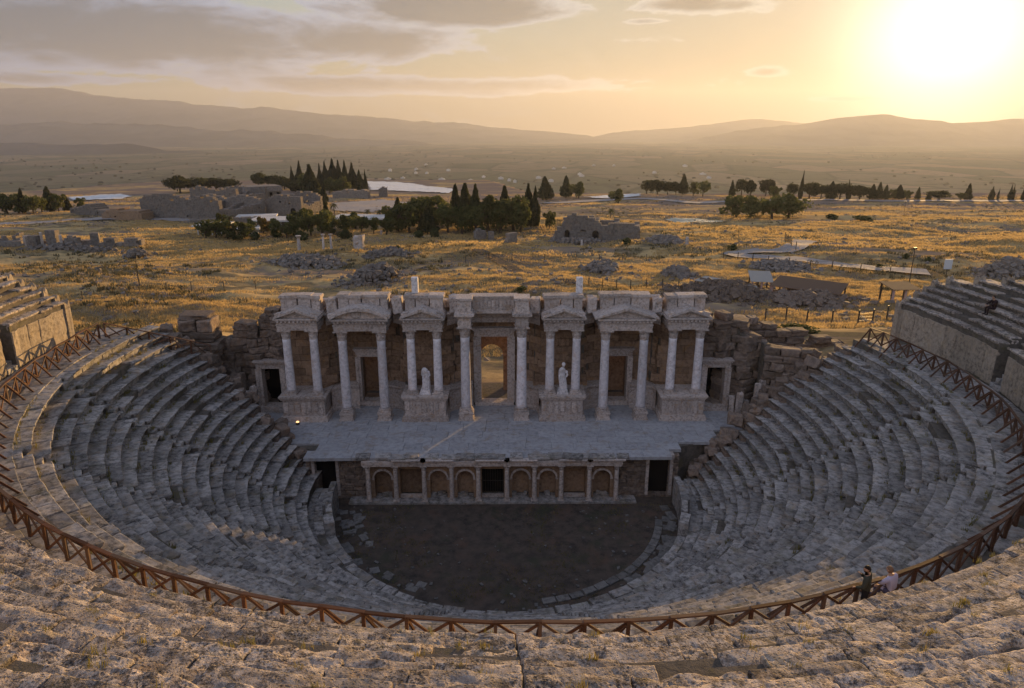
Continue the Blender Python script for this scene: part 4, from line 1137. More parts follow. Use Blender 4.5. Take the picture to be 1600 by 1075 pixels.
# ------------------------------------------------------------------ vegetation
def foliage(points, size, seed, squash=1.0):
    """leaf clumps: small bent quads at the given points (unit crown)"""
    r = random.Random(seed); vs = []; fs = []
    for (p, n) in points:
        s = size*r.uniform(.6, 1.3)
        d = Vector((r.gauss(0, 1), r.gauss(0, 1), r.gauss(0, 1)*squash)); d = (d.normalized()*.75+Vector(n)*.6).normalized()
        u = d.orthogonal().normalized(); v = d.cross(u); a = r.uniform(0, 6.3)
        u, v = u*math.cos(a)+v*math.sin(a), v*math.cos(a)-u*math.sin(a)
        p = Vector(p); o = len(vs)
        vs += [p-u*s, p-v*s*.7+d*s*.2, p+u*s, p+v*s*.7+d*s*.2]; fs.append((o, o+1, o+2, o+3))
    m = MB(); m.v = [tuple(x) for x in vs]; m.f = fs
    return m
def crown_points(kind, n, seed):
    r = random.Random(seed); pts = []
    lobes = []
    if kind == 'pine':
        for _ in range(13): a = r.uniform(0, 6.3); q = r.uniform(.1, .62); lobes.append((q*math.cos(a), q*math.sin(a), r.uniform(.42, .82)-.12*q, r.uniform(.2, .32)))
    elif kind == 'broad':
        for _ in range(13): a = r.uniform(0, 6.3); q = r.uniform(0, .62); lobes.append((q*math.cos(a), q*math.sin(a), r.uniform(.28, .88)-.15*q, r.uniform(.10, .26)))
    elif kind == 'bush':
        for _ in range(11): a = r.uniform(0, 6.3); q = r.uniform(0, .6); lobes.append((q*math.cos(a), q*math.sin(a), r.uniform(.2, .72)*(1-.5*q), r.uniform(.2, .34)))
    for i in range(n):
        if kind == 'cypress':
            z = r.random()**1.15; rad = (.98*math.sin(math.pi*min(1, (z+.06)/1.06)**.62))*(1-z)**.35*1.05+.02
            a = r.uniform(0, 6.3); rad *= .80+.5*noise.noise((math.cos(a)*1.3, math.sin(a)*1.3+z*5, seed)); q = rad*math.sqrt(r.uniform(.35, 1))
            pts.append(((q*math.cos(a), q*math.sin(a), .03+z*.97), (math.cos(a), math.sin(a), .5)))
        elif kind == 'conifer':
            z = r.random(); tier = .6+.4*((z*7) % 1); rad = (1-z)**.8*tier+.03
            a = r.uniform(0, 6.3); q = rad*math.sqrt(r.uniform(.2, 1))*(.8+.3*noise.noise((a, z*4, seed)))
            pts.append(((q*math.cos(a), q*math.sin(a), .1+z*.9), (math.cos(a), math.sin(a), .2)))
        else:
            (x, y, z, R) = r.choice(lobes); d = Vector((r.gauss(0, 1), r.gauss(0, 1), r.gauss(0, 1))).normalized()
            q = R*r.uniform(.6, 1.02)
            pts.append(((x+d.x*q*1.35, y+d.y*q*1.35, z+d.z*q*(.85 if kind == 'pine' else 1)), d))
    return pts
CROWN = {}
LEAFM = {'cypress': 'cypress_leaf', 'conifer': 'pine_leaf', 'pine': 'pine_leaf', 'broad': 'broad_leaf', 'bush': 'bush_leaf', 'autumn': 'autumn_leaf'}
for kd, n, sz in (('cypress', 1500, .13), ('conifer', 1300, .10), ('pine', 1500, .062), ('broad', 1300, .062), ('bush', 900, .10)):
    CROWN[kd] = [foliage(crown_points(kd, n, s+1), sz, s).mesh('crown', LEAFM[kd]) for s in range(4)]
CROWN['autumn'] = [foliage(crown_points('broad', 1200, 9), .075, 9).mesh('crown', 'autumn_leaf')]
def trunk_mesh(seed, top, r0, limbs):
    r = random.Random(seed); m = MB()
    def limb(a, b, ra, rb):
        a, b = Vector(a), Vector(b); d = b-a; M = Matrix.Translation(a) @ d.to_track_quat('Z', 'Y').to_matrix().to_4x4()
        m.lathe([(ra, 0), (ra*.75+rb*.25, d.length*.4), (rb, d.length)], 8, M)
    bend = (r.uniform(-.04, .04), r.uniform(-.04, .04), top)
    limb((0, 0, -.03), bend, r0*1.2, r0*.6)
    for i in range(limbs):
        a = r.uniform(0, 6.3); q = r.uniform(.25, .5); limb((bend[0]*.8, bend[1]*.8, top*r.uniform(.7, .98)), (q*math.cos(a), q*math.sin(a), min(.9, top+r.uniform(.12, .35))), r0*.5, r0*.18)
    return m.mesh('trunk', 'bark')
TRUNK = {'cypress': [trunk_mesh(1, .5, .09, 0)], 'conifer': [trunk_mesh(2, .8, .05, 0)], 'pine': [trunk_mesh(3+i, .5, .045, 7) for i in range(3)],
         'broad': [trunk_mesh(7+i, .4, .05, 6) for i in range(3)], 'bush': [trunk_mesh(11, .2, .05, 5)], 'autumn': [trunk_mesh(12, .4, .05, 6)]}
def palm_mesh():
    m = MB(); r = random.Random(4)
    for i in range(26):
        a = r.uniform(0, 6.3); el_ = r.uniform(-.5, 1.2); L = .34; prev = None
        for s_ in range(6):
            t = s_/5; q = L*t*math.cos(el_*(1-.4*t)); z = .72+L*t*math.sin(el_)-.24*t*t
            w = .045*math.sin(math.pi*(.12+.85*t)); c = Vector((q*math.cos(a), q*math.sin(a), z)); n = Vector((-math.sin(a), math.cos(a), 0))
            cur = (c-n*w-Vector((0, 0, w*.5)), c, c+n*w-Vector((0, 0, w*.5)))
            if prev: m.poly([*prev, *cur], [(0, 1, 4, 3), (1, 2, 5, 4)])
            prev = cur
    return m.mesh('crown', 'palm_leaf')
CROWN['palm'] = [palm_mesh()]; pm = MB(); pm.lathe([(.045, -.02), (.035, .1), (.032, .55), (.05, .66), (.02, .75)], 10); TRUNK['palm'] = [pm.mesh('trunk', 'bark')]
rt = random.Random(31)
PHR = {'cypress': 'dark pointed cypress', 'conifer': 'ragged dark conifer', 'pine': 'round-topped umbrella pine', 'broad': 'bushy green tree', 'bush': 'low round bush', 'palm': 'fan palm', 'autumn': 'yellowing broadleaf tree'}
ASPECT = {'cypress': .17, 'conifer': .30, 'pine': .62, 'broad': .62, 'bush': .8, 'palm': 1.0, 'autumn': .6}
def grove(place, items):
    """items: (kind, foot px, foot py, height px[, aspect])"""
    cnt = {}
    for it in sorted(items, key=lambda t: t[1]):
        kd, px, py, hp = it[:4]; asp = it[4] if len(it) > 4 else ASPECT[kd]
        cnt[kd] = cnt.get(kd, 0)+1
        p = at(px, py); p.z = gz(p.x, p.y); H = hp/pxm(p)*1.02
        tot = sum(1 for q in items if q[0] == kd)
        lab = (f'{PHR[kd]} {place}' if tot == 1 else f'{ORD[cnt[kd]-1]} {PHR[kd]} from the left {place}')
        name = {'cypress': 'cypress_tree', 'conifer': 'conifer_tree', 'pine': 'umbrella_pine', 'broad': 'broadleaf_tree', 'bush': 'bush', 'palm': 'palm_tree', 'autumn': 'broadleaf_tree'}[kd]
        root = thing(name, lab, 'bush' if kd == 'bush' else 'tree', p, rt.uniform(0, 6.3), 'trees ' + place); root.rotation_euler.x = rt.gauss(0, .03); root.rotation_euler.y = rt.gauss(0, .03)
        w = H*asp*rt.uniform(.8, 1.2)
        if kd in ('cypress', 'conifer'): w *= 1.0
        link('trunk', rt.choice(TRUNK[kd]), root, T(0, 0, 0, 0, w, w, H) if kd not in ('palm', 'pine', 'broad', 'autumn') else T(0, 0, 0, 0, H if kd == 'palm' else w, H if kd == 'palm' else w, H))
        link('crown', rt.choice(CROWN[kd]), root, T(0, 0, 0, 0, H if kd == 'palm' else w, H if kd == 'palm' else w, H))
grove('in the skyline row right of the middle', [('pine', 1010, 303, 22), ('pine', 1027, 304, 23), ('pine', 1043, 304, 20), ('pine', 1056, 304, 20), ('conifer', 1067, 304, 29, .4), ('broad', 1083, 306, 22), ('broad', 1098, 307, 24)])
grove('behind the round grove on the right', [('conifer', 1143, 308, 24, .35), ('pine', 1158, 306, 27), ('pine', 1172, 308, 26), ('pine', 1196, 307, 27), ('broad', 1210, 310, 20)])
grove('in the dense round grove at right', [('broad', 1150, 340, 34, .95), ('broad', 1172, 341, 34, .9), ('broad', 1206, 342, 36, .95), ('broad', 1232, 341, 37, .9), ('broad', 1192, 337, 26, .9)])
grove('along the right skyline', [('cypress', 1249, 312, 40, .12), ('pine', 1238, 310, 24), ('pine', 1264, 311, 26, .8), ('pine', 1282, 312, 25, .8), ('conifer', 1297, 312, 26, .5), ('pine', 1312, 312, 25, .8), ('cypress', 1325, 312, 27, .2), ('pine', 1343, 312, 22, 1.0), ('conifer', 1363, 312, 22, .45), ('conifer', 1372, 312, 25, .35), ('conifer', 1382, 312, 21, .4), ('broad', 1395, 312, 16, .8), ('conifer', 1404, 312, 21, .5), ('broad', 1417, 312, 15, .8), ('conifer', 1433, 312, 18, .4), ('conifer', 1450, 313, 12, .5), ('pine', 1467, 313, 15, 1.3), ('broad', 1500, 313, 12, 1.3), ('conifer', 1511, 313, 24, .4), ('cypress', 1548, 313, 19, .3), ('cypress', 1558, 313, 17, .12), ('cypress', 1577, 313, 22, .18), ('cypress', 1582, 313, 22, .14), ('cypress', 1597, 314, 16, .2)])
grove('on the rise between the two groves', [('conifer', 853, 312, 33, .6), ('conifer', 884, 309, 31, .42), ('broad', 904, 310, 25, .9), ('broad', 966, 318, 22, .9), ('palm', 954, 341, 18)])
grove('in the dark grove above the facade', [('conifer', 712, 352, 58, .3), ('conifer', 728, 357, 64, .34), ('conifer', 743, 356, 62, .36), ('broad', 762, 362, 55, .8), ('broad', 782, 364, 50, .85), ('broad', 700, 364, 45, .8), ('broad', 722, 366, 44, .9), ('broad', 744, 367, 46, .9), ('broad', 802, 360, 52, .8), ('cypress', 824, 352, 58, .26), ('cypress', 834, 354, 56, .2), ('broad', 814, 362, 44, .7), ('conifer', 788, 352, 56, .35), ('broad', 858, 358, 28, .55)])
grove('left of the dark grove above the facade', [('broad', 622, 362, 42, .75), ('broad', 640, 364, 46, .75), ('broad', 655, 358, 48, .8), ('broad', 672, 352, 46, .8), ('conifer', 622, 352, 40, .4), ('conifer', 668, 366, 40, .5), ('broad', 648, 340, 30, .9), ('bush', 680, 371, 16), ('bush', 655, 373, 14)])
grove('in the tall cypress clump', [('cypress', 459, 299, 35, .2), ('cypress', 469, 298, 41, .24), ('cypress', 501, 296, 36, .2), ('cypress', 511, 297, 39, .22), ('cypress', 521, 298, 43, .28), ('cypress', 531, 298, 42, .2), ('cypress', 540, 299, 42, .24), ('cypress', 551, 300, 40, .3), ('cypress', 562, 300, 30, .3), ('cypress', 572, 300, 31, .12), ('cypress', 489, 318, 54, .34), ('cypress', 505, 322, 34, .28), ('broad', 482, 300, 28, .9), ('broad', 515, 302, 24, .9), ('broad', 536, 303, 26, .9)])
grove('behind the left bath ruins', [('pine', 282, 302, 27, .9), ('pine', 300, 300, 23, 1.1), ('pine', 318, 299, 21, 1.1), ('pine', 338, 298, 20, 1.1), ('pine', 360, 298, 19, 1.1), ('pine', 405, 294, 24, .8), ('pine', 425, 294, 20, 1.0), ('pine', 445, 296, 20, 1.0), ('pine', 462, 300, 18, 1.1), ('cypress', 380, 318, 25, .32), ('bush', 422, 312, 16)])
grove('at the far left edge', [('broad', 12, 334, 30, .8), ('broad', 30, 334, 33, .7), ('conifer', 36, 334, 36, .4), ('broad', 52, 334, 28, .8), ('conifer', 78, 331, 36, .45), ('broad', 66, 332, 26, .7), ('broad', 92, 331, 28, .8), ('conifer', 107, 330, 20, .6), ('broad', 128, 327, 18, .8)])
grove('round the pool buildings', [('broad', 322, 374, 30, .9), ('broad', 338, 372, 30, .8), ('palm', 360, 362, 30), ('palm', 368, 372, 22), ('broad', 394, 364, 22, .8), ('autumn', 412, 365, 27, .7), ('broad', 486, 370, 38, .7), ('broad', 504, 370, 42, .7), ('broad', 520, 366, 30, .8), ('palm', 523, 336, 22), ('palm', 549, 350, 18), ('palm', 575, 344, 20), ('palm', 594, 345, 21), ('palm', 601, 345, 19), ('broad', 565, 362, 24, .8), ('broad', 584, 366, 26, .8), ('broad', 604, 368, 28, .8), ('broad', 448, 372, 20, 1.0), ('broad', 356, 374, 30, .8), ('broad', 346, 358, 24, .8), ('broad', 430, 370, 30, .8), ('broad', 460, 368, 32, .8), ('broad', 476, 360, 34, .7), ('broad', 540, 364, 28, .8), ('broad', 556, 358, 26, .8), ('conifer', 512, 360, 40, .35), ('broad', 382, 372, 24, .9), ('bush', 430, 372, 14), ('bush', 470, 376, 16), ('bush', 400, 375, 13), ('bush', 540, 374, 16), ('bush', 372, 376, 12)])
grove('in the dry grass beyond the facade', [('bush', 980, 383, 13), ('bush', 1034, 374, 10), ('bush', 1145, 392, 11), ('bush', 815, 456, 10, 1.1), ('bush', 222, 400, 14, .6), ('bush', 1345, 345, 9, 2.0), ('bush', 1298, 342, 8, 2.2), ('bush', 1415, 405, 9), ('bush', 1450, 409, 8), ('bush', 622, 392, 9), ('bush', 1374, 420, 9)])
o = at(1252, 522); grove_b = [('bush', 1250, 520, 15, 2.6)]
grove('beside the tumbled wall on the right', grove_b)

# dry grass ------------------------------------------------------------------
def tufts(name, label, pts, hmin, hmax, mat, seed, blades=3, spread=.22, wide=.07, parent=None):
    r = random.Random(seed); vs = []; fs = []
    for (x, y, z) in pts:
        h = r.uniform(hmin, hmax)
        for b in range(blades):
            a = r.uniform(0, 6.3); ln = r.uniform(.1, .7)*h; c, s_ = math.cos(a), math.sin(a)
            bx, by = x+r.uniform(-spread, spread), y+r.uniform(-spread, spread); w = wide*r.uniform(.6, 1.4); o = len(vs)
            vs += [(bx-s_*w, by+c*w, z-.05), (bx+s_*w, by-c*w, z-.05), (bx+c*ln, by+s_*ln, z+h)]; fs.append((o, o+1, o+2))
    m = MB(); m.v = vs; m.f = fs
    return tag(m.build(name, mat), label, 'grass', kind='stuff')
rg = random.Random(8); pts = []
while len(pts) < 150000:
    d = 70*math.exp(rg.random()*math.log(430/70)); y = -43+d; x = rg.uniform(-.82, .82)*d
    if y > edge_y(x)-15 or (abs(x) < 19 and y < 16) or y < 13: continue
    dens = noise.noise((x*.025, y*.045, 7.7))*.6+noise.noise((x*.11, y*.2, 2.7))*.4
    if y > 190: dens -= .25*sst(y, 190, 260)
    if dens < -.10+rg.uniform(-.2, .2): continue
    pts.append((x, y, gz(x, y), d))
near = [(x, y, z) for x, y, z, d in pts if d < 150]; far = [(x, y, z) for x, y, z, d in pts if d >= 150]
tufts('dry_grass', 'golden dry grass growing behind the stage facade', near, .14, .40, 'dry_grass', 1, 6, .5, .045)
tufts('dry_grass', 'golden dry grass over the far part of the plateau', far, .18, .45, 'dry_grass', 2, 5, 1.2, .13)
pts = []
while len(pts) < 6000:
    d = 66*math.exp(rg.random()*math.log(420/66)); y = -43+d; x = rg.uniform(-.82, .82)*d
    if y > edge_y(x)-15 or (abs(x) < 19 and y < 17) or y < 13: continue
    if noise.noise((x*.03, y*.05, 17.7))*.6+noise.noise((x*.12, y*.2, 12.7))*.5 < .12: continue
    pts.append((x, y, gz(x, y)))
tufts('scrub', 'low dark scrub dotted over the dry plateau', pts, .25, .7, 'scrub', 6, 9, .5, .12)
m = MB()
for i in range(5200):
    d = 66*math.exp(rg.random()*math.log(360/66)); y = -43+d; x = rg.uniform(-.82, .82)*d
    if y > edge_y(x)-15 or (abs(x) < 19 and y < 17) or y < 13: continue
    if noise.noise((x*.04, y*.06, 27.7)) < .05: continue
    s_ = rg.uniform(.2, .7); m.box(-.5, .5, -.5, .5, -.5, .5, T(x, y, gz(x, y)+s_*.12, rg.uniform(0, 3), s_*rg.uniform(.8, 1.7), s_, s_*.7, rg.gauss(0, .3), rg.gauss(0, .3)))
tag(m.build('scattered_stones', 'grey_ruin'), 'loose grey stones scattered over the dry plateau', 'stones', kind='stuff')
pts = []
for i in range(900):
    k = rg.randrange(2, N1); p = R_(rg.uniform(-8, 188)); r = R1+TR*k+rg.choice((-.03, .62))+rg.uniform(-.03, .03)
    if rg.random() < .6 and not (k > 11): continue
    zt = Z1+RI*(k if r < R1+TR*k else k+1)
    for q in range(rg.randrange(2, 7)): pts.append((*pol(p+rg.uniform(-.03, .03), r), zt))
lean(tufts('weed', 'dry weeds growing in the joints of the lower seats', pts, .08, .26, 'weed', 3, 5, .10, .02))
pts = []
for i in range(170):
    k = rg.randrange(0, 12); p = R_(rg.uniform(40, 140)) if i < 260 else R_(rg.choice((rg.uniform(-3, 40), rg.uniform(140, 183)))); r = R2+TR2*k+rg.uniform(.0, .12)
    n = rg.randrange(3, 12); pp = p
    for q in range(n): pts.append((*pol(pp+rg.uniform(-.004, .004), r+rg.uniform(-.06, .06)), Z2+RI2*(k+1)-.03))
lean(tufts('weed', 'yellow weeds tufted on the eroded upper seats', pts, .05, .16, 'weed', 4, 5, .05, .008))

pts = []
while len(pts) < 1500:
    a_ = rg.uniform(0, 6.3); r_ = 11.7*math.sqrt(rg.random()); x, y = r_*math.cos(a_)+1.0, r_*math.sin(a_)
    if y > .2 or noise.noise((x*.35, y*.35, 4.4))+.5*(r_/11.7-.6) < .05: continue
    pts.append((x, y, 0))
tufts('weed', 'thin dry weeds on the orchestra floor', pts, .04, .14, 'weed', 9, 5, .15, .02)
m = MB()
for i in range(160):
    a_ = rg.uniform(math.pi, 2*math.pi); r_ = 11.8*rg.random()**.35; s_ = rg.uniform(.05, .18)*(.5+r_/20); m.box(-.5, .5, -.5, .5, -.5, .5, T(r_*math.cos(a_)+1, r_*math.sin(a_), s_*.15, rg.uniform(0, 3), s_*1.5, s_, s_*.7, rg.gauss(0, .2), rg.gauss(0, .2)))
tag(m.build('loose_stones', 'paving'), 'small loose stones on the dark orchestra floor', 'stones', kind='stuff')

# ------------------------------------------------------------------ paths, terraces, pool
def ribbon(name, label, pix, width, mat, dz=.12):
    P = [at(*q) for q in pix]; Q = []
    for i in range(len(P)-1):
        n = max(2, int((P[i+1]-P[i]).length/2.5))
        for k in range(n): Q.append(P[i].lerp(P[i+1], k/n))
    Q.append(P[-1]); vs = []; fs = []
    for _ in range(3): Q = [Q[0]]+[(Q[i-1]+Q[i]*2+Q[i+1])/4 for i in range(1, len(Q)-1)]+[Q[-1]]
    for i, c in enumerate(Q):
        d = (Q[min(i+1, len(Q)-1)]-Q[max(i-1, 0)]); d.z = 0; d.normalize(); n = Vector((-d.y, d.x, 0))
        zc = max(gz((c+n*u*width).x, (c+n*u*width).y) for u in (-.5, 0, .5))
        for u in (-.5, -.25, 0, .25, .5):
            q = c+n*u*width; vs.append((q.x, q.y, .5*zc+.5*gz(q.x, q.y)+dz+.1))
    for i in range(len(Q)-1):
        for k in range(4): a = i*5+k; fs.append((a, a+1, a+6, a+5))
    m = MB(); m.v = vs; m.f = fs
    return struct(m.build(name, mat, smooth=True), label)
ribbon('path', 'pale curving path on the right', [(1262, 377), (1250, 381), (1246, 389), (1215, 395), (1160, 396), (1132, 398), (1150, 402), (1200, 406), (1300, 415), (1390, 424), (1450, 428)], 5.0, 'path_gravel', .2)
ribbon('path', 'long road along the plateau rim at right', [(850, 318), (1010, 311), (1090, 318), (1240, 313), (1420, 315), (1700, 316)], 9, 'path_gravel', .25)
ribbon('path', 'dirt track across the grass behind the facade', [(745, 392), (770, 403), (800, 418), (840, 432), (900, 446)], 3.0, 'soil', .1)
ribbon('path', 'pale road at the far left', [(-60, 352), (40, 350), (120, 344), (240, 342), (300, 345)], 8, 'path_gravel', .2)
def sheet(name, label, pix, mat, dz=.15, step=None, kind='structure'):
    P = [at(*q) for q in pix]; xs = [p.x for p in P]; ys = [p.y for p in P]
    st = step or max(2.0, (max(xs)-min(xs))/60); st2 = max(1.5, (max(ys)-min(ys))/40)
    def inside(x, y):
        c = False
        for i in range(len(P)):
            a, b = P[i], P[i-1]
            if (a.y > y) != (b.y > y) and x < (b.x-a.x)*(y-a.y)/(b.y-a.y)+a.x: c = not c
        return c
    vs = {}; V = []; F = []
    def vid(i, j):
        if (i, j) not in vs:
            x, y = min(xs)+i*st, min(ys)+j*st2; vs[(i, j)] = len(V); V.append((x, y, gz(x, y, True)+dz+.2*noise.noise((x*.3, y*.3, 4))))
        return vs[(i, j)]
    for i in range(int((max(xs)-min(xs))/st)+1):
        for j in range(int((max(ys)-min(ys))/st2)+1):
            if inside(min(xs)+(i+.5)*st, min(ys)+(j+.5)*st2): F.append((vid(i, j), vid(i+1, j), vid(i+1, j+1), vid(i, j+1)))
    m = MB(); m.v = V; m.f = F
    return struct(m.build(name, mat, smooth=True), label)
sheet('travertine_terrace', 'white travertine terrace beyond the cypress clump', [(572, 284), (620, 285), (712, 297), (700, 303), (640, 300), (580, 298)], 'travertine', .5)
sheet('travertine_terrace', 'thin white travertine strip behind the left trees', [(108, 309), (190, 304), (205, 308), (190, 312), (115, 314)], 'travertine', .5)
sheet('travertine_terrace', 'white travertine strip beyond the rise in the middle', [(912, 309), (960, 306), (1000, 304), (1000, 308), (950, 312)], 'travertine', .6)
sheet('travertine_terrace', 'pale terrace beside the pool buildings', [(520, 318), (600, 312), (640, 318), (600, 330), (520, 330)], 'path_gravel', .3)
sheet('pool_water', 'pale shallow pool in the plateau right of the middle', [(1040, 344), (1075, 342), (1130, 345), (1134, 348), (1085, 348), (1045, 346)], 'pool_water', .3)

# ------------------------------------------------------------------ ruins and buildings behind
def ruin(name, label, a, b, hpx, thick, prof, mat='grey_ruin', cat='ruin', seed=0, dz=0):
    A = at(*a); return ruin_world(name, label, A, at(*b), hpx/pxm(A), thick, prof, mat, cat, seed)
def ruin_world(name, label, A, B, H, thick, prof, mat, cat, seed):
    """wall between two ground points, real thickness, crumbling top"""
    L = (B-A).length; d = (B-A).normalized(); n = Vector((-d.y, d.x, 0)).normalized()
    if n.y < 0: n = -n
    m = MB(); r = random.Random(seed*7+3); zb = min(gz(A.x, A.y), gz(B.x, B.y))-1.0; an = math.atan2(d.y, d.x)
    if (Vector((-d.y, d.x, 0))-n).length > .1: A, B = B, A; an += math.pi; prof = [(1-q, v) for q, v in prof][::-1]
    ch = .62; k = 0
    d = (B-A).normalized()
    while True:
        z0 = zb+k*ch; x = -r.uniform(0, .6); done = True
        while x < L:
            w = r.uniform(.7, 1.6); xa, xb = max(0, x), min(L, x+w); t = (xa+xb)/2/L; x += w
            top = 1.0+H*interp(t, [q[0] for q in prof], [q[1] for q in prof])*(1+.22*noise.noise((t*L*.12, seed, 0))+.12*noise.noise((t*L*.5, seed, 5)))
            if (k+.5)*ch > top or xb-xa < .15: continue
            done = False
            if r.random() < .02 and k > 2: continue
            off = r.gauss(0, .06); q = A+d*((xa+xb)/2)+n*off
            m.box(-(xb-xa)/2+.015, (xb-xa)/2-.015, 0, thick+r.gauss(0, .08), 0, ch-.02, T(q.x, q.y, z0, an+r.gauss(0, .015), 1, 1, 1, 0, r.gauss(0, .01)))
        k += 1
        if done or k > 40: break
    return tag(m.build(name, mat), label, cat)
ruin('ruined_wall', 'pale rough wall stub left of the bath ruin', (744, 375), (760, 375), 18, 1.4, [(0, .8), (.5, 1), (1, .7)], 'grey_ruin', seed=2)
ruin('ruined_wall', 'narrow wall stub next to the bath ruin', (764, 377), (772, 377), 16, 1.4, [(0, 1), (1, .7)], 'grey_ruin', seed=3)
ruin('ruined_wall', 'broken pale wall stub just left of the bath ruin', (793, 381), (808, 380), 18, 1.4, [(0, .4), (.4, 1), (1, .9)], 'grey_ruin', seed=4)
ruin('ruined_wall', 'long grey ruined wall on the far left with a dark arch', (110, 333), (205, 340), 20, 6, [(0, .3), (.2, .6), (.35, .9), (.45, .5), (.8, .6), (1, .6)], seed=5)
ruin('ruined_wall', 'brownish ruined block in front of the far left baths', (160, 343), (222, 344), 16, 6, [(0, .6), (.3, 1), (.7, .9), (1, .8)], 'brown_stone', seed=7)
ruin('ruined_wall', 'low ruined wall under the cypress clump', (520, 309), (575, 311), 14, 4, [(0, .6), (.4, 1), (1, .9)], seed=10)
ruin('ruined_wall', 'small ruined cube at the edge of the white terrace', (592, 308), (606, 308), 15, 6, [(0, .9), (1, 1)], seed=11)
ruin('ruined_wall', 'low grey wall in front of the ruined hall', (286, 348), (410, 348), 10, 3, [(0, .7), (.5, 1), (1, .8)], seed=12)
def bath(label, a, b, hpx, depth, prof, seed, cross=3, mat='grey_ruin'):
    root = thing('ruined_bath', label, 'ruin')
    A, B = at(*a), at(*b); d_ = (B-A).normalized(); n_ = Vector((-d_.y, d_.x, 0))
    if n_.y < 0: n_ = -n_
    H = hpx/pxm(A); r = random.Random(seed)
    def wall(P0, P1, h, th, prof, sd):
        o = ruin_world('wall', '', P0, P1, h, th, prof, mat, None, sd); o.parent = root
        for k in ('label', 'category', 'kind'):
            if k in o: del o[k]
        return o
    wall(A, B, H, 1.8, prof, seed)
    wall(A+n_*depth, B+n_*depth, H*.95, 1.8, [(q, v*r.uniform(.8, 1.1)) for q, v in prof], seed+1)
    for i in range(cross+1):
        P0 = A.lerp(B, (i+.02)/(cross+.04)); hh = interp(i/cross, [q[0] for q in prof], [q[1] for q in prof])
        wall(P0+n_*1.5, P0+n_*depth, H*hh*r.uniform(.7, 1.0), 1.5, [(0, 1), (.4, r.uniform(.5, .9)), (.7, r.uniform(.6, 1)), (1, .9)], seed+5+i)
    L = (B-A).length
    for i in range(int(L/6)):                       # black arched panels on the front wall, painted shade for openings
        t_ = (i+.5)/int(L/6)+r.uniform(-.03, .03); hh = H*interp(t_, [q[0] for q in prof], [q[1] for q in prof])
        if r.random() < .35: continue
        c_ = A.lerp(B, t_); w_ = r.uniform(.6, 1.1); hh = min(hh*.6, 3.2)
        M = T(c_.x-n_.x*.32, c_.y-n_.y*.32, min(gz(A.x, A.y), gz(B.x, B.y)), math.atan2(d_.y, d_.x))
        N = 8; MB().prism([(-w_, 0), (w_, 0)]+[(w_*math.cos(math.pi*q/N), hh-w_+w_*math.sin(math.pi*q/N)) for q in range(N+1)], 0, .5, M).build('opening_shade_panel', 'opening_shade', root)
    return root
bath('large block of ruined bath walls right of the dark grove', (866, 377), (1000, 374), 40, 16, [(0, .35), (.08, .62), (.16, .92), (.3, 1.0), (.42, .98), (.55, .72), (.7, .78), (.85, .66), (1, .6)], 1, 4)
bath('big grey ruined wall of the far left baths', (222, 340), (345, 345), 38, 26, [(0, .8), (.2, 1.0), (.5, .9), (.8, .95), (1, .8)], 60, 4)
bath('grey ruined hall under the umbrella pines', (300, 326), (372, 328), 34, 22, [(0, .9), (.3, 1), (.7, .85), (1, .95)], 80, 3)
bath('square grey ruined tower near the cypresses', (418, 337), (472, 337), 32, 16, [(0, .75), (.2, .95), (.6, 1), (1, .9)], 95, 2)
for i, (px, w, h) in enumerate([(8, 18, 17), (28, 12, 22), (40, 4, 18), (52, 12, 20), (68, 4, 22), (82, 16, 26), (98, 4, 20), (112, 20, 18), (150, 14, 24), (172, 18, 16), (206, 22, 17)]):
    ruin('ruined_pier', f'{ORD[i]} pier from the left in the broken dark arcade at far left', (px-w/2, 386), (px+w/2, 386), h, 1.6, [(0, .8), (.5, 1), (1, .85)], 'marble_warm' if w < 6 else 'grey_ruin', 'ruin', 20+i)
    bpy.context.scene.collection.objects[-1]['group'] = 'piers of the broken arcade'
ruin('ruined_wall', 'low dark wall joining the broken arcade piers at far left', (-20, 385), (222, 385), 9, 2, [(0, 1), (.3, .8), (.6, 1), (.8, .7), (1, 1)], seed=40)

def building(label, a, b, hpx, depth, roof, mat, posts=0, win=0):
    A, B = at(*a), at(*b); A.z = B.z = min(gz(A.x, A.y), gz(B.x, B.y)); k = pxm(A); W_ = (B-A).length; H = hpx/k
    d = (B-A); root = thing('pool_building', label, 'building', A, math.atan2(d.y, d.x))
    if posts:
        for i in range(posts):
            x = W_*(i+.5)/posts; MB().box(x-.15, x+.15, .1, .4, -.5, H-.5).build('post', 'white_roof', root)
        MB().box(.4, W_-.4, depth*.5, depth-.3, -.5, H-.5).build('wall', 'grey_ruin', root)
    else:
        MB().box(0, W_, 0, depth, -.8, H*.75).build('wall', mat, root)
    if roof == 'flat': MB().box(-.6, W_+.6, -.8, depth+.6, H-.5, H).build('roof', 'white_roof', root)
    else:
        MB().prism([(-.5, H*.72), (W_+.5, H*.72), (W_+.5, H*.76), (-.5, H*.76)], -.5, 0).prism([(-.5, H*.74), (W_+.5, H*.74), (W_, H), (0, H)], -.45, depth).build('roof', mat, root)
    for i in range(win):
        x = W_*(i+.5)/win; MB().box(x-.7, x+.7, -.06, .05, .6, H*.75-.7).build('window', 'opening_shade', root)
building('long grey museum hall with a vaulted stone roof among the ruins', (385, 322), (442, 320), 30, 12, 'pitch', 'grey_ruin', 0, 5)
building('long flat white roofed pavilion beside the pool', (392, 357), (470, 357), 13, 10, 'flat', 'white_roof', 9)
building('low white roofed pavilion under the palms', (520, 352), (604, 350), 12, 10, 'flat', 'white_roof', 9)
building('small pale kiosk left of the yellowing tree', (374, 369), (404, 369), 12, 6, 'flat', 'white_roof', 0, 3)
building('pale rounded pavilion at the left of the pool', (306, 368), (350, 368), 16, 8, 'flat', 'white_roof', 6)
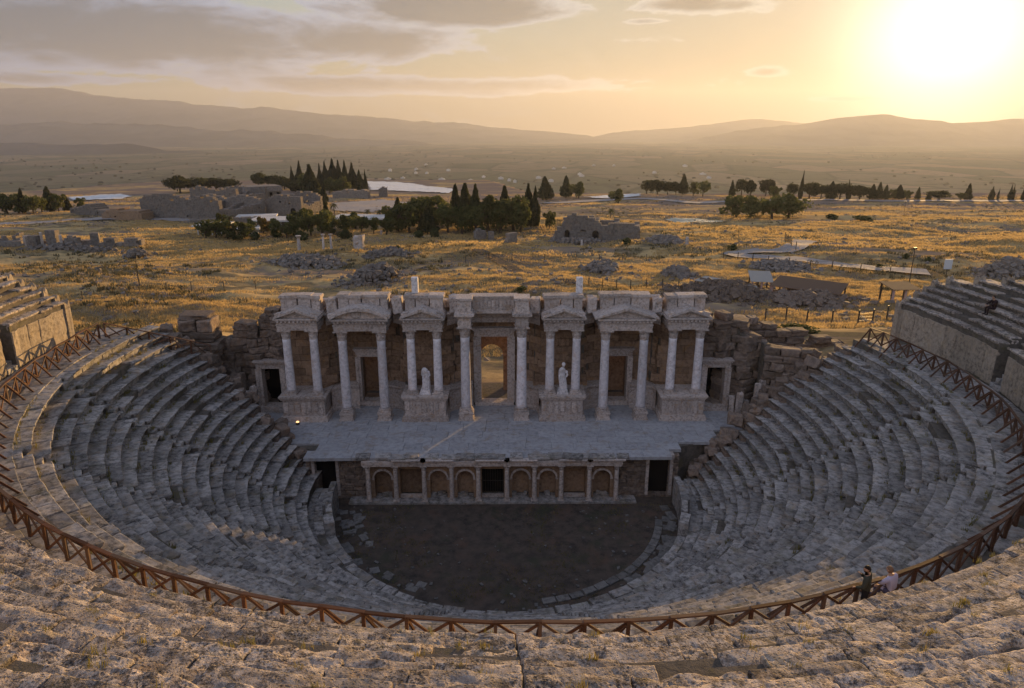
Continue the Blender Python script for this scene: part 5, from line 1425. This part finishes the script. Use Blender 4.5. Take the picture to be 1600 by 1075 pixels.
building('low pink walled terrace building above the pool pavilion', (372, 345), (430, 345), 8, 6, 'flat', 'pink_stone', 0, 8)
building('low pavilion between dark trees left of the grove', (612, 345), (690, 343), 9, 8, 'flat', 'white_roof', 8)

# standing columns and stones on the plateau
for i, (px, py, h, lab) in enumerate([(468, 392, 24, 'tall pale standing column with a broad top beside the pool trees'), (506, 391, 25, 'slender standing column right of the tall pale one'), (518, 390, 24, 'thin dark standing column next to the slender one'), (596, 367, 8, 'short column stump in front of the palms'), (909, 384, 11, 'short white column stump in front of the bath ruin'), (1073, 382, 14, 'weathered column stump beyond the bath ruin')]):
    p = at(px, py); H = h/pxm(p); p.z = gz(p.x, p.y)
    root = thing('standing_column', lab, 'column', p)
    r = .42 if i in (0, 5) else .3
    MB().lathe([(r*1.5, -.3), (r*1.5, .15), (r*1.1, .3), (r, .4), (r*.85, H*.85)], 12).build('shaft', 'marble_warm', root, True)
    if i < 3: MB().lathe([(r*.85, H*.85), (r*1.5, H*.93), (r*1.7, H), (r*.2, H+.02)], 8).build('capital', 'marble_warm', root)
p = at(560, 391); o = grid_block(77, 2.2, 2, 3.4, 6, 6, 8, .1, .35, .8).build('monument_block', 'marble_warm'); o.location = (p.x, p.y, gz(p.x, p.y)+3.1); tag(o, 'jagged white stone monument in the grass right of the columns', 'stone')

# rubble heaps
def heap(label, px, py, wpx, dpx_m, hpx, n, seed, mat='grey_ruin', size=(.3, .9)):
    c = at(px, py); k = pxm(c); r = random.Random(seed); m = MB()
    W_, D_, H = wpx/k, dpx_m, hpx/k
    for i in range(n):
        u = r.gauss(0, .33); v = r.gauss(0, .33); q = max(0, 1-(u*u+v*v)*1.8)
        x, y = c.x+u*W_*.5*1.2, c.y+v*D_*.6; z = gz(x, y)+H*q*r.uniform(.4, 1)
        s = r.uniform(*size)
        m.box(-.5, .5, -.5, .5, -.5, .5, T(x, y, z, r.uniform(0, 3), s*r.uniform(.8, 1.6), s, s*.8, r.gauss(0, .4), r.gauss(0, .4)))
    return tag(m.build('rubble_heap', mat), label, 'rubble', 'rubble heaps on the plateau', 'stuff')
heap('heap of dark tumbled stones in the grass just left of the standing block', 588, 436, 95, 14, 22, 420, 1)
heap('long bank of dark stones left of the heap behind the facade', 480, 413, 140, 12, 12, 420, 2)
heap('scatter of dark stones above the stone heap', 610, 398, 90, 10, 8, 240, 3)
heap('pile of grey stones behind the right standing block', 940, 425, 60, 12, 14, 240, 4)
heap('low scatter of stones right of the bath ruin', 1040, 378, 80, 12, 8, 240, 5)
heap('grey stones at the foot of the bath ruin', 900, 382, 110, 8, 8, 260, 6)
heap('broad dark field of rubble behind the right flank of the facade', 1130, 460, 190, 20, 16, 620, 7, 'rubble_stone', (.35, 1.0))
heap('stone rubble under the shed at right', 1260, 470, 150, 16, 14, 420, 8, 'rubble_stone', (.35, .9))
heap('small pile of grey stones in the far left grass', 215, 402, 40, 8, 12, 120, 9)
heap('stones at the foot of the broken arcade', 120, 389, 220, 8, 6, 300, 10)
heap('grey stones in the grass left of the path', 1060, 432, 60, 10, 10, 160, 11)
heap('dark stones beside the pale path bend', 1220, 420, 120, 12, 8, 260, 12)
heap('grey heap of loose stones on the skyline of the right upper seats', 1575, 428, 100, 9, 24, 420, 13)

# sheds, signs and fences
def shed(label, a, b, depth, hgt, mat, posts=5, drop=.8):
    A, B = at(*a), at(*b); k = pxm(A); W_ = (B-A).length; d = B-A
    root = thing('shelter', label, 'shelter', A, math.atan2(d.y, d.x))
    MB().poly([(-.3, -.4, hgt-drop), (W_+.3, -.4, hgt-drop), (W_+.3, depth, hgt), (-.3, depth, hgt), (-.3, -.4, hgt-drop+.08), (W_+.3, -.4, hgt-drop+.08), (W_+.3, depth, hgt+.08), (-.3, depth, hgt+.08)], [(0,3,2,1),(4,5,6,7),(0,1,5,4),(1,2,6,5),(2,3,7,6),(3,0,4,7)]).build('roof', mat, root)
    n = int(W_/.9)
    for i in range(posts):
        x = W_*i/(posts-1); MB().box(x-.12, x+.12, -.1, .14, -1.5, hgt-drop+.02).build('post', 'pink_stone', root); MB().box(x-.1, x+.1, depth-.4, depth-.2, -1.5, hgt-.05).build('post', 'dark_metal', root)
shed('brown roofed shelter on posts over the excavation at right', (1205, 464), (1308, 472), 4, 2.5, 'shed_roof', 6)
shed('small grey walled shelter left of the brown roofed one', (1174, 458), (1203, 460), 4, 2.6, 'shed_sheet', 3)
shed('thin white sheet roof lying over the rubble', (1088, 452), (1128, 459), 2.5, 1.7, 'shed_sheet', 3, .3)
shed('second thin white sheet roof over the rubble', (1138, 462), (1180, 465), 2.0, 1.2, 'shed_sheet', 3, .3)
shed('pale roofed hut at the end of the right upper seats', (1394, 472), (1432, 472), 3.5, 2.0, 'shed_roof', 3, .3)
def sign(label, px, py, hpx, w, h):
    p = at(px, py); k = pxm(p); H = hpx/k; p.z = gz(p.x, p.y); root = thing('sign', label, 'sign', p)
    MB().box(-.05, .05, -.05, .05, -.3, H-h).build('post', 'dark_metal', root); MB().box(-w/2, w/2, -.04, .04, H-h, H).build('panel', 'sign_panel', root)
sign('pale blue information panel on a post near the right seats', 1478, 432, 27, 1.5, 1.9)
for i, (px, py, h, lab) in enumerate([(219, 452, 48, 'tall thin pole in the left grass'), (1421, 440, 50, 'tall thin pole left of the blue panel'), (1413, 330, 14, 'thin pole on the right plain')]):
    p = at(px, py); H = h/pxm(p); root = thing('pole', lab, 'pole', (p.x, p.y, gz(p.x, p.y)))
    MB().lathe([(.09, -.4), (.08, H*.5), (.05, H)], 8).build('shaft', 'dark_metal', root); MB().box(-.3, .3, -.12, .12, H, H+.35).build('head', 'dark_metal', root)
def fence(label, pix, gap=3.0, h=1.3):
    P = [at(*q) for q in pix]; root = thing('wire_fence', label, 'fence'); prev = None; tops = []
    for i in range(len(P)-1):
        L = (P[i+1]-P[i]).length; n = max(1, int(L/gap))
        for k in range(n+(i == len(P)-2)):
            q = P[i].lerp(P[i+1], k/n); q.z = gz(q.x, q.y)
            MB().box(q.x-.06, q.x+.06, q.y-.06, q.y+.06, q.z-.3, q.z+h).build('post', 'dark_metal', root); tops.append(q.copy())
    for z in (.45, .85, 1.25):
        m = MB()
        for a, b in zip(tops, tops[1:]): m.bar(a+Vector((0, 0, z)), b+Vector((0, 0, z)), .025, .025)
        m.build('wire', 'dark_metal', root)
fence('wire fence on dark posts behind the right block of the facade', [(920, 447), (985, 453), (1060, 452)], 2.2, 1.6)
fence('wire fence on dark posts above the right tumbled wall', [(1195, 503), (1260, 505), (1340, 507), (1385, 500)], 2.2, 1.7)
fence('railing of dark posts along the pale path', [(1130, 404), (1200, 411), (1300, 419), (1390, 428)], 3.5, 1.5)
fence('wire fence on thin posts crossing the left grass', [(130, 470), (220, 462), (300, 455), (400, 452)], 4, 1.4)
fence('distant wire fence in the grass above the facade', [(690, 412), (800, 408), (900, 407), (1010, 408)], 5, 1.5)
fence('wire fence on thin posts left of the dirt track', [(480, 402), (560, 400), (640, 396)], 4, 1.4)
fence('dark post fence at the bend of the pale path', [(1226, 376), (1236, 386), (1243, 392)], 2.0, 2.0)
# valley village: pale houses far below
rv = random.Random(12)
def far_house(i):
    px = rv.uniform(590, 1120); py = rv.uniform(258, 290)
    d = ray(px, py); t = (-128-CAM.z)/d.z; p = CAM+d*t
    s = rv.uniform(5, 11); m = MB(); m.box(-s, s, -s*.6, s*.6, -6, 5).prism([(-s-.5, 5), (s+.5, 5), (0, 9)], -s*.6, s*.6)
    o = m.build('village_house', 'white_roof'); o.location = p
    tag(o, 'tiny pale house on the hazy valley floor', 'house', 'village houses in the valley')
for i in range(30): far_house(i)
m = MB()
for i in range(1500):
    d = 900*math.exp(rv.random()*math.log(8000/900)); x = rv.uniform(-.85, .85)*d; y = d-43
    if noise.noise((x*.002, y*.0012, 3.3)) < .05 or y < edge_y(x)+130: continue
    s = rv.uniform(2.5, 5); m.lathe([(s*.5, -2), (s, s*.5), (s*.7, s*1.1), (s*.1, s*1.4)], 6, T(x, y, -128+6*noise.noise((x*.002, y*.002, 2.2)), 0, rv.uniform(1, 2.2), 1, 1))
tag(m.build('valley_trees', 'pine_leaf'), 'scattered far trees and hedges on the valley floor', 'trees', kind='stuff')

# ------------------------------------------------------------------ people
def skin_mesh(name, joints, edges, mat, sub=2):
    me = bpy.data.meshes.new(name+'_cage'); me.from_pydata([j[0] for j in joints], edges, [])
    ob = bpy.data.objects.new(name+'_cage', me); COL.objects.link(ob)
    ob.modifiers.new('skin', 'SKIN'); s2 = ob.modifiers.new('sub', 'SUBSURF'); s2.levels = s2.render_levels = sub
    sv = me.skin_vertices[0].data
    for i, j in enumerate(joints):
        r = j[1]; sv[i].radius = (r, r) if not isinstance(r, tuple) else r
    sv[0].use_root = True
    bpy.context.view_layer.update()
    dg = bpy.context.evaluated_depsgraph_get(); out = bpy.data.meshes.new_from_object(ob.evaluated_get(dg))
    bpy.data.objects.remove(ob); bpy.data.meshes.remove(me)
    out.name = name; out.materials.clear()
    for mm in (mat if isinstance(mat, (list, tuple)) else [mat]): out.materials.append(MATS[mm])
    out.shade_smooth(); return out
def head_parts(root, c, face_dir, hair_mat, beard=False, hair_len=.06):
    """c: centre of the head; face_dir: horizontal unit vector the face looks along"""
    f = Vector(face_dir).normalized(); R = Matrix.Rotation(math.atan2(f.y, f.x)+math.pi/2, 4, 'Z')   # local -y = face
    M = Matrix.Translation(c) @ R
    h = MB(); N, Q = 16, 20; vs = []; fs = []
    for i in range(N+1):
        t = math.pi*i/N
        for k in range(Q):
            a = 2*math.pi*k/Q; x, y, z = .078*math.sin(t)*math.cos(a), .098*math.sin(t)*math.sin(a), .118*math.cos(t)
            if z < -.02: x *= 1+z*2.2; y = y*(1+z*1.0)
            fr = max(0, -math.sin(a))*math.sin(t)
            if abs(math.cos(a)) < .25 and -.035 < z < .03: y -= .022*fr*(1-abs(z)/.04)         # nose
            if .005 < z < .035 and .15 < abs(math.cos(a)) < .6: y += .012*fr                    # eye sockets
            if -.075 < z < -.055 and abs(math.cos(a)) < .4: y -= .006*fr                         # mouth
            vs.append((x, y, z))
    for i in range(N):
        for k in range(Q): fs.append((i*Q+k, (i+1)*Q+k, (i+1)*Q+(k+1) % Q, i*Q+(k+1) % Q))
    h.poly(vs, fs, M)
    for s_ in (-1, 1): h.lathe([(.005, -.03), (.018, -.02), (.022, .005), (.015, .03), (.004, .036)], 8, M @ T(s_*.08, .01, .0, 0, .5, 1, 1))
    h.build('head', 'skin', root, True)
    for s_ in (-1, 1): MB().lathe([(.002, -.009), (.009, -.004), (.010, .002), (.003, .009)], 8, M @ T(s_*.032, -.083, .02)).build('eye', 'hair', root, True)
    hr = MB(); vs = []; fs = []; N = 10
    for i in range(N+1):
        for k in range(Q):
            a = 2*math.pi*k/Q; lim = 1.15 if math.sin(a) < -.3 else 2.0
            t = lim*i/N; vs.append((.088*math.sin(t)*math.cos(a), .108*math.sin(t)*math.sin(a)+.006, .126*math.cos(t)+.004+.008*noise.noise((k*.9, i*.9, 1))))
    for i in range(N):
        for k in range(Q): fs.append((i*Q+k, (i+1)*Q+k, (i+1)*Q+(k+1) % Q, i*Q+(k+1) % Q))
    hr.poly(vs, fs, M); hr.build('hair', hair_mat, root, True)
    if beard:
        b = MB(); vs = []; fs = []
        for i in range(6):
            z = -.03-.017*i
            for k in range(11):
                a = math.pi+math.pi*k/10; rr = math.sqrt(max(.05, 1-(z/.118)**2)); vs.append((.084*rr*math.cos(a)*(1+z*1.6), .104*rr*math.sin(a)*(1+z*.4)-.002, z-.004))
        for i in range(5):
            for k in range(10):
                if i == 1 and k in (4, 5): continue
                fs.append((i*11+k, (i+1)*11+k, (i+1)*11+k+1, i*11+k+1))
        b.poly(vs, fs, M); b.build('beard', hair_mat, root, True)
def hand(root, wrist, d, up, mat='skin'):
    d = Vector(d).normalized(); up = Vector(up).normalized(); side = d.cross(up).normalized()
    J = [(wrist, .022), (wrist+d*.05, (.038, .018)), (wrist+d*.09, (.042, .016))]; E = [(0, 1), (1, 2)]
    for k, (off, L) in enumerate(((-.032, .065), (-.011, .078), (.011, .073), (.032, .056))):
        a = wrist+d*.095+side*off; n = len(J)
        J += [(a+d*L*.5-up*.006, .009), (a+d*L*.85-up*.03, .008)]; E += [(2, n), (n, n+1)]
    n = len(J); J += [(wrist+d*.05+side*-.048, .011), (wrist+d*.085+side*-.062-up*.012, .009)]; E += [(1, n), (n, n+1)]
    link('hand', skin_mesh('hand', [(tuple(j[0]), j[1]) for j in J], E, mat, 1), root)
def person(label, foot, face, pose, cloth, legs, hair, beard=False, group=None):
    """pose: dict of joint positions in a local frame (x right of the body, y forwards, z up)"""
    f = Vector((face[0], face[1], 0)).normalized(); Rz = math.atan2(f.y, f.x)-math.pi/2
    root = thing('person', label, 'person', foot, Rz, group)
    P = {k: Vector(v) for k, v in pose.items()}
    J = [(P['pelvis'], (.165, .125)), (P['waist'], (.165, .125)), (P['chest'], (.205, .145)), (P['neck'], (.075, .07)), (P['neck']+(P['head']-P['neck'])*.45, .055)]
    E = [(0, 1), (1, 2), (2, 3), (3, 4)]
    for s_ in ('l', 'r'):
        n = len(J); J += [(P['sh_'+s_], .095), (P['el_'+s_], .068), (P['wr_'+s_], .042)]; E += [(2, n), (n, n+1), (n+1, n+2)]
        n = len(J); J += [(P['hip_'+s_], .105), (P['kn_'+s_], .075), (P['an_'+s_], .05), (P['toe_'+s_], .042)]; E += [(0, n), (n, n+1), (n+1, n+2), (n+2, n+3)]
    me = skin_mesh('body', [(tuple(a), b) for a, b in J], E, [cloth, legs, 'skin'])
    hipz = P['pelvis'].z+.02
    legp = [P[k] for k in ('kn_l', 'kn_r', 'an_l', 'an_r', 'toe_l', 'toe_r', 'hip_l', 'hip_r')]; armp = [P[k] for k in ('wr_l', 'wr_r', 'el_l', 'el_r')]
    for pl in me.polygons:
        c = pl.center; dl = min((c-q).length for q in legp); da = min((c-q).length for q in armp)
        pl.material_index = 1 if (dl < da and c.z < hipz) or (dl < .16 and dl < da) else 0
        if (c-P['head']).length < .2: pl.material_index = 2
        if cloth == 'tshirt' and min((c-P[k]).length for k in ('wr_l', 'wr_r')) < .2: pl.material_index = 2
    link('body', me, root)
    head_parts(root, P['head'], (P['look'].x, P['look'].y, 0), hair, beard)
    for s_ in ('l', 'r'):
        d = P['wr_'+s_]-P['el_'+s_]; hand(root, P['wr_'+s_], d, Vector((0, 0, 1)) if abs(d.normalized().z) < .8 else Vector((0, 1, 0)))
    return root
STAND = dict(pelvis=(0, 0, .95), waist=(0, .01, 1.1), chest=(0, .02, 1.34), neck=(0, .03, 1.5), head=(-.03, .07, 1.66), look=(-.5, .8, 0),
             sh_l=(-.2, .02, 1.42), el_l=(-.27, .06, 1.15), wr_l=(-.22, .27, 1.06), sh_r=(.2, .02, 1.42), el_r=(.27, .10, 1.18), wr_r=(.08, .22, 1.38),
             hip_l=(-.1, 0, .88), kn_l=(-.12, .03, .49), an_l=(-.12, -.03, .08), toe_l=(-.14, .16, .04), hip_r=(.1, 0, .88), kn_r=(.12, .06, .49), an_r=(.13, 0, .08), toe_r=(.15, .19, .04))
SIT = dict(pelvis=(0, 0, .12+.38), waist=(0, .03, .64), chest=(0, .08, .88), neck=(0, .13, 1.04), head=(0, .18, 1.19), look=(0, 1, 0),
           sh_l=(-.19, .08, .97), el_l=(-.26, .25, .76), wr_l=(-.14, .45, .68), sh_r=(.19, .08, .97), el_r=(.26, .25, .76), wr_r=(.14, .45, .68),
           hip_l=(-.1, .06, .48), kn_l=(-.14, .45, .52), an_l=(-.13, .42, .08), toe_l=(-.14, .60, .04), hip_r=(.1, .06, .48), kn_r=(.14, .45, .52), an_r=(.13, .42, .08), toe_r=(.14, .60, .04))
GROUND = dict(pelvis=(0, 0, .16), waist=(0, .05, .30), chest=(0, .12, .54), neck=(0, .18, .70), head=(0, .22, .85), look=(-.4, 1, 0),
           sh_l=(-.19, .12, .63), el_l=(-.27, .32, .48), wr_l=(-.13, .50, .50), sh_r=(.19, .12, .63), el_r=(.27, .32, .48), wr_r=(.13, .50, .50),
           hip_l=(-.1, .06, .15), kn_l=(-.15, .42, .46), an_l=(-.14, .62, .08), toe_l=(-.15, .80, .04), hip_r=(.1, .06, .15), kn_r=(.15, .42, .46), an_r=(.14, .62, .08), toe_r=(.15, .80, .04))
def cpos(x, y, z): q = CAV @ Vector((x-.9, y, z)); return (q.x, q.y, q.z)
person('visitor in a dark olive jacket with dark hair and beard standing at the railing', cpos(11.75, -25.38, ZW+.05), (-.8, .6), STAND, 'jacket', 'trousers', 'hair', True)
LOW = {k: (v[0], v[1], v[2]-(.10 if k not in ('an_l', 'an_r', 'toe_l', 'toe_r') else 0)) for k, v in SIT.items()}
q2 = cpos(12.8, -25.0, ZW+.26)
o = grid_block(888, .9, 1.15, .62, 6, 5, 4, .03, .03, 2).build('stone_block', 'seat_stone'); o.location = (q2[0]+.10, q2[1]-.38, q2[2]+.30); o.rotation_euler.z = .58; o.scale = (1, .5, 1); o2 = grid_block(889, .9, .8, .3, 6, 5, 4, .03, .03, 2).build('foot_slab', 'seat_stone', o); o2.location = (0, 1.12, -.31); tag(o, 'loose stone block that the visitor in the lavender shirt sits on', 'stone')
person('visitor in a lavender shirt sitting on a stone beside the railing', q2, (-.55, .83), LOW, 'tshirt', 'jeans', 'hair_light')
r3 = R2+.56*3; ph = math.pi+R_(-1.0); q = pol(ph, r3+.5)
person('visitor in dark clothes sitting on the right upper seats near their end', tuple(CAV @ Vector((q[0]-.42, q[1], Z2+(RI2-.375)+.375*3-.02))), (-1, .1), SIT, 'dark_cloth', 'dark_cloth', 'hair')
# small lit floor lamp on the stage in front of the left pavilion
lp = thing('floor_lamp', 'small glowing floor spotlight on the stage before the left podium', 'lamp', (-15.4, 6.5, S))
MB().lathe([(.14, 0), (.16, .05), (.13, .12), (.13, .2)], 14).build('housing', 'dark_metal', lp)
lm, lt, lb, lo_ = new_mat('lamp_glow'); lb.inputs['Emission Color'].default_value = (1, .5, .2, 1); lb.inputs['Emission Strength'].default_value = 0.9; lb.inputs['Base Color'].default_value = (.8, .5, .3, 1)
MB().lathe([(.125, .2), (.11, .26), (.06, .29), (.005, .3)], 14).build('lens', 'lamp_glow', lp, True)
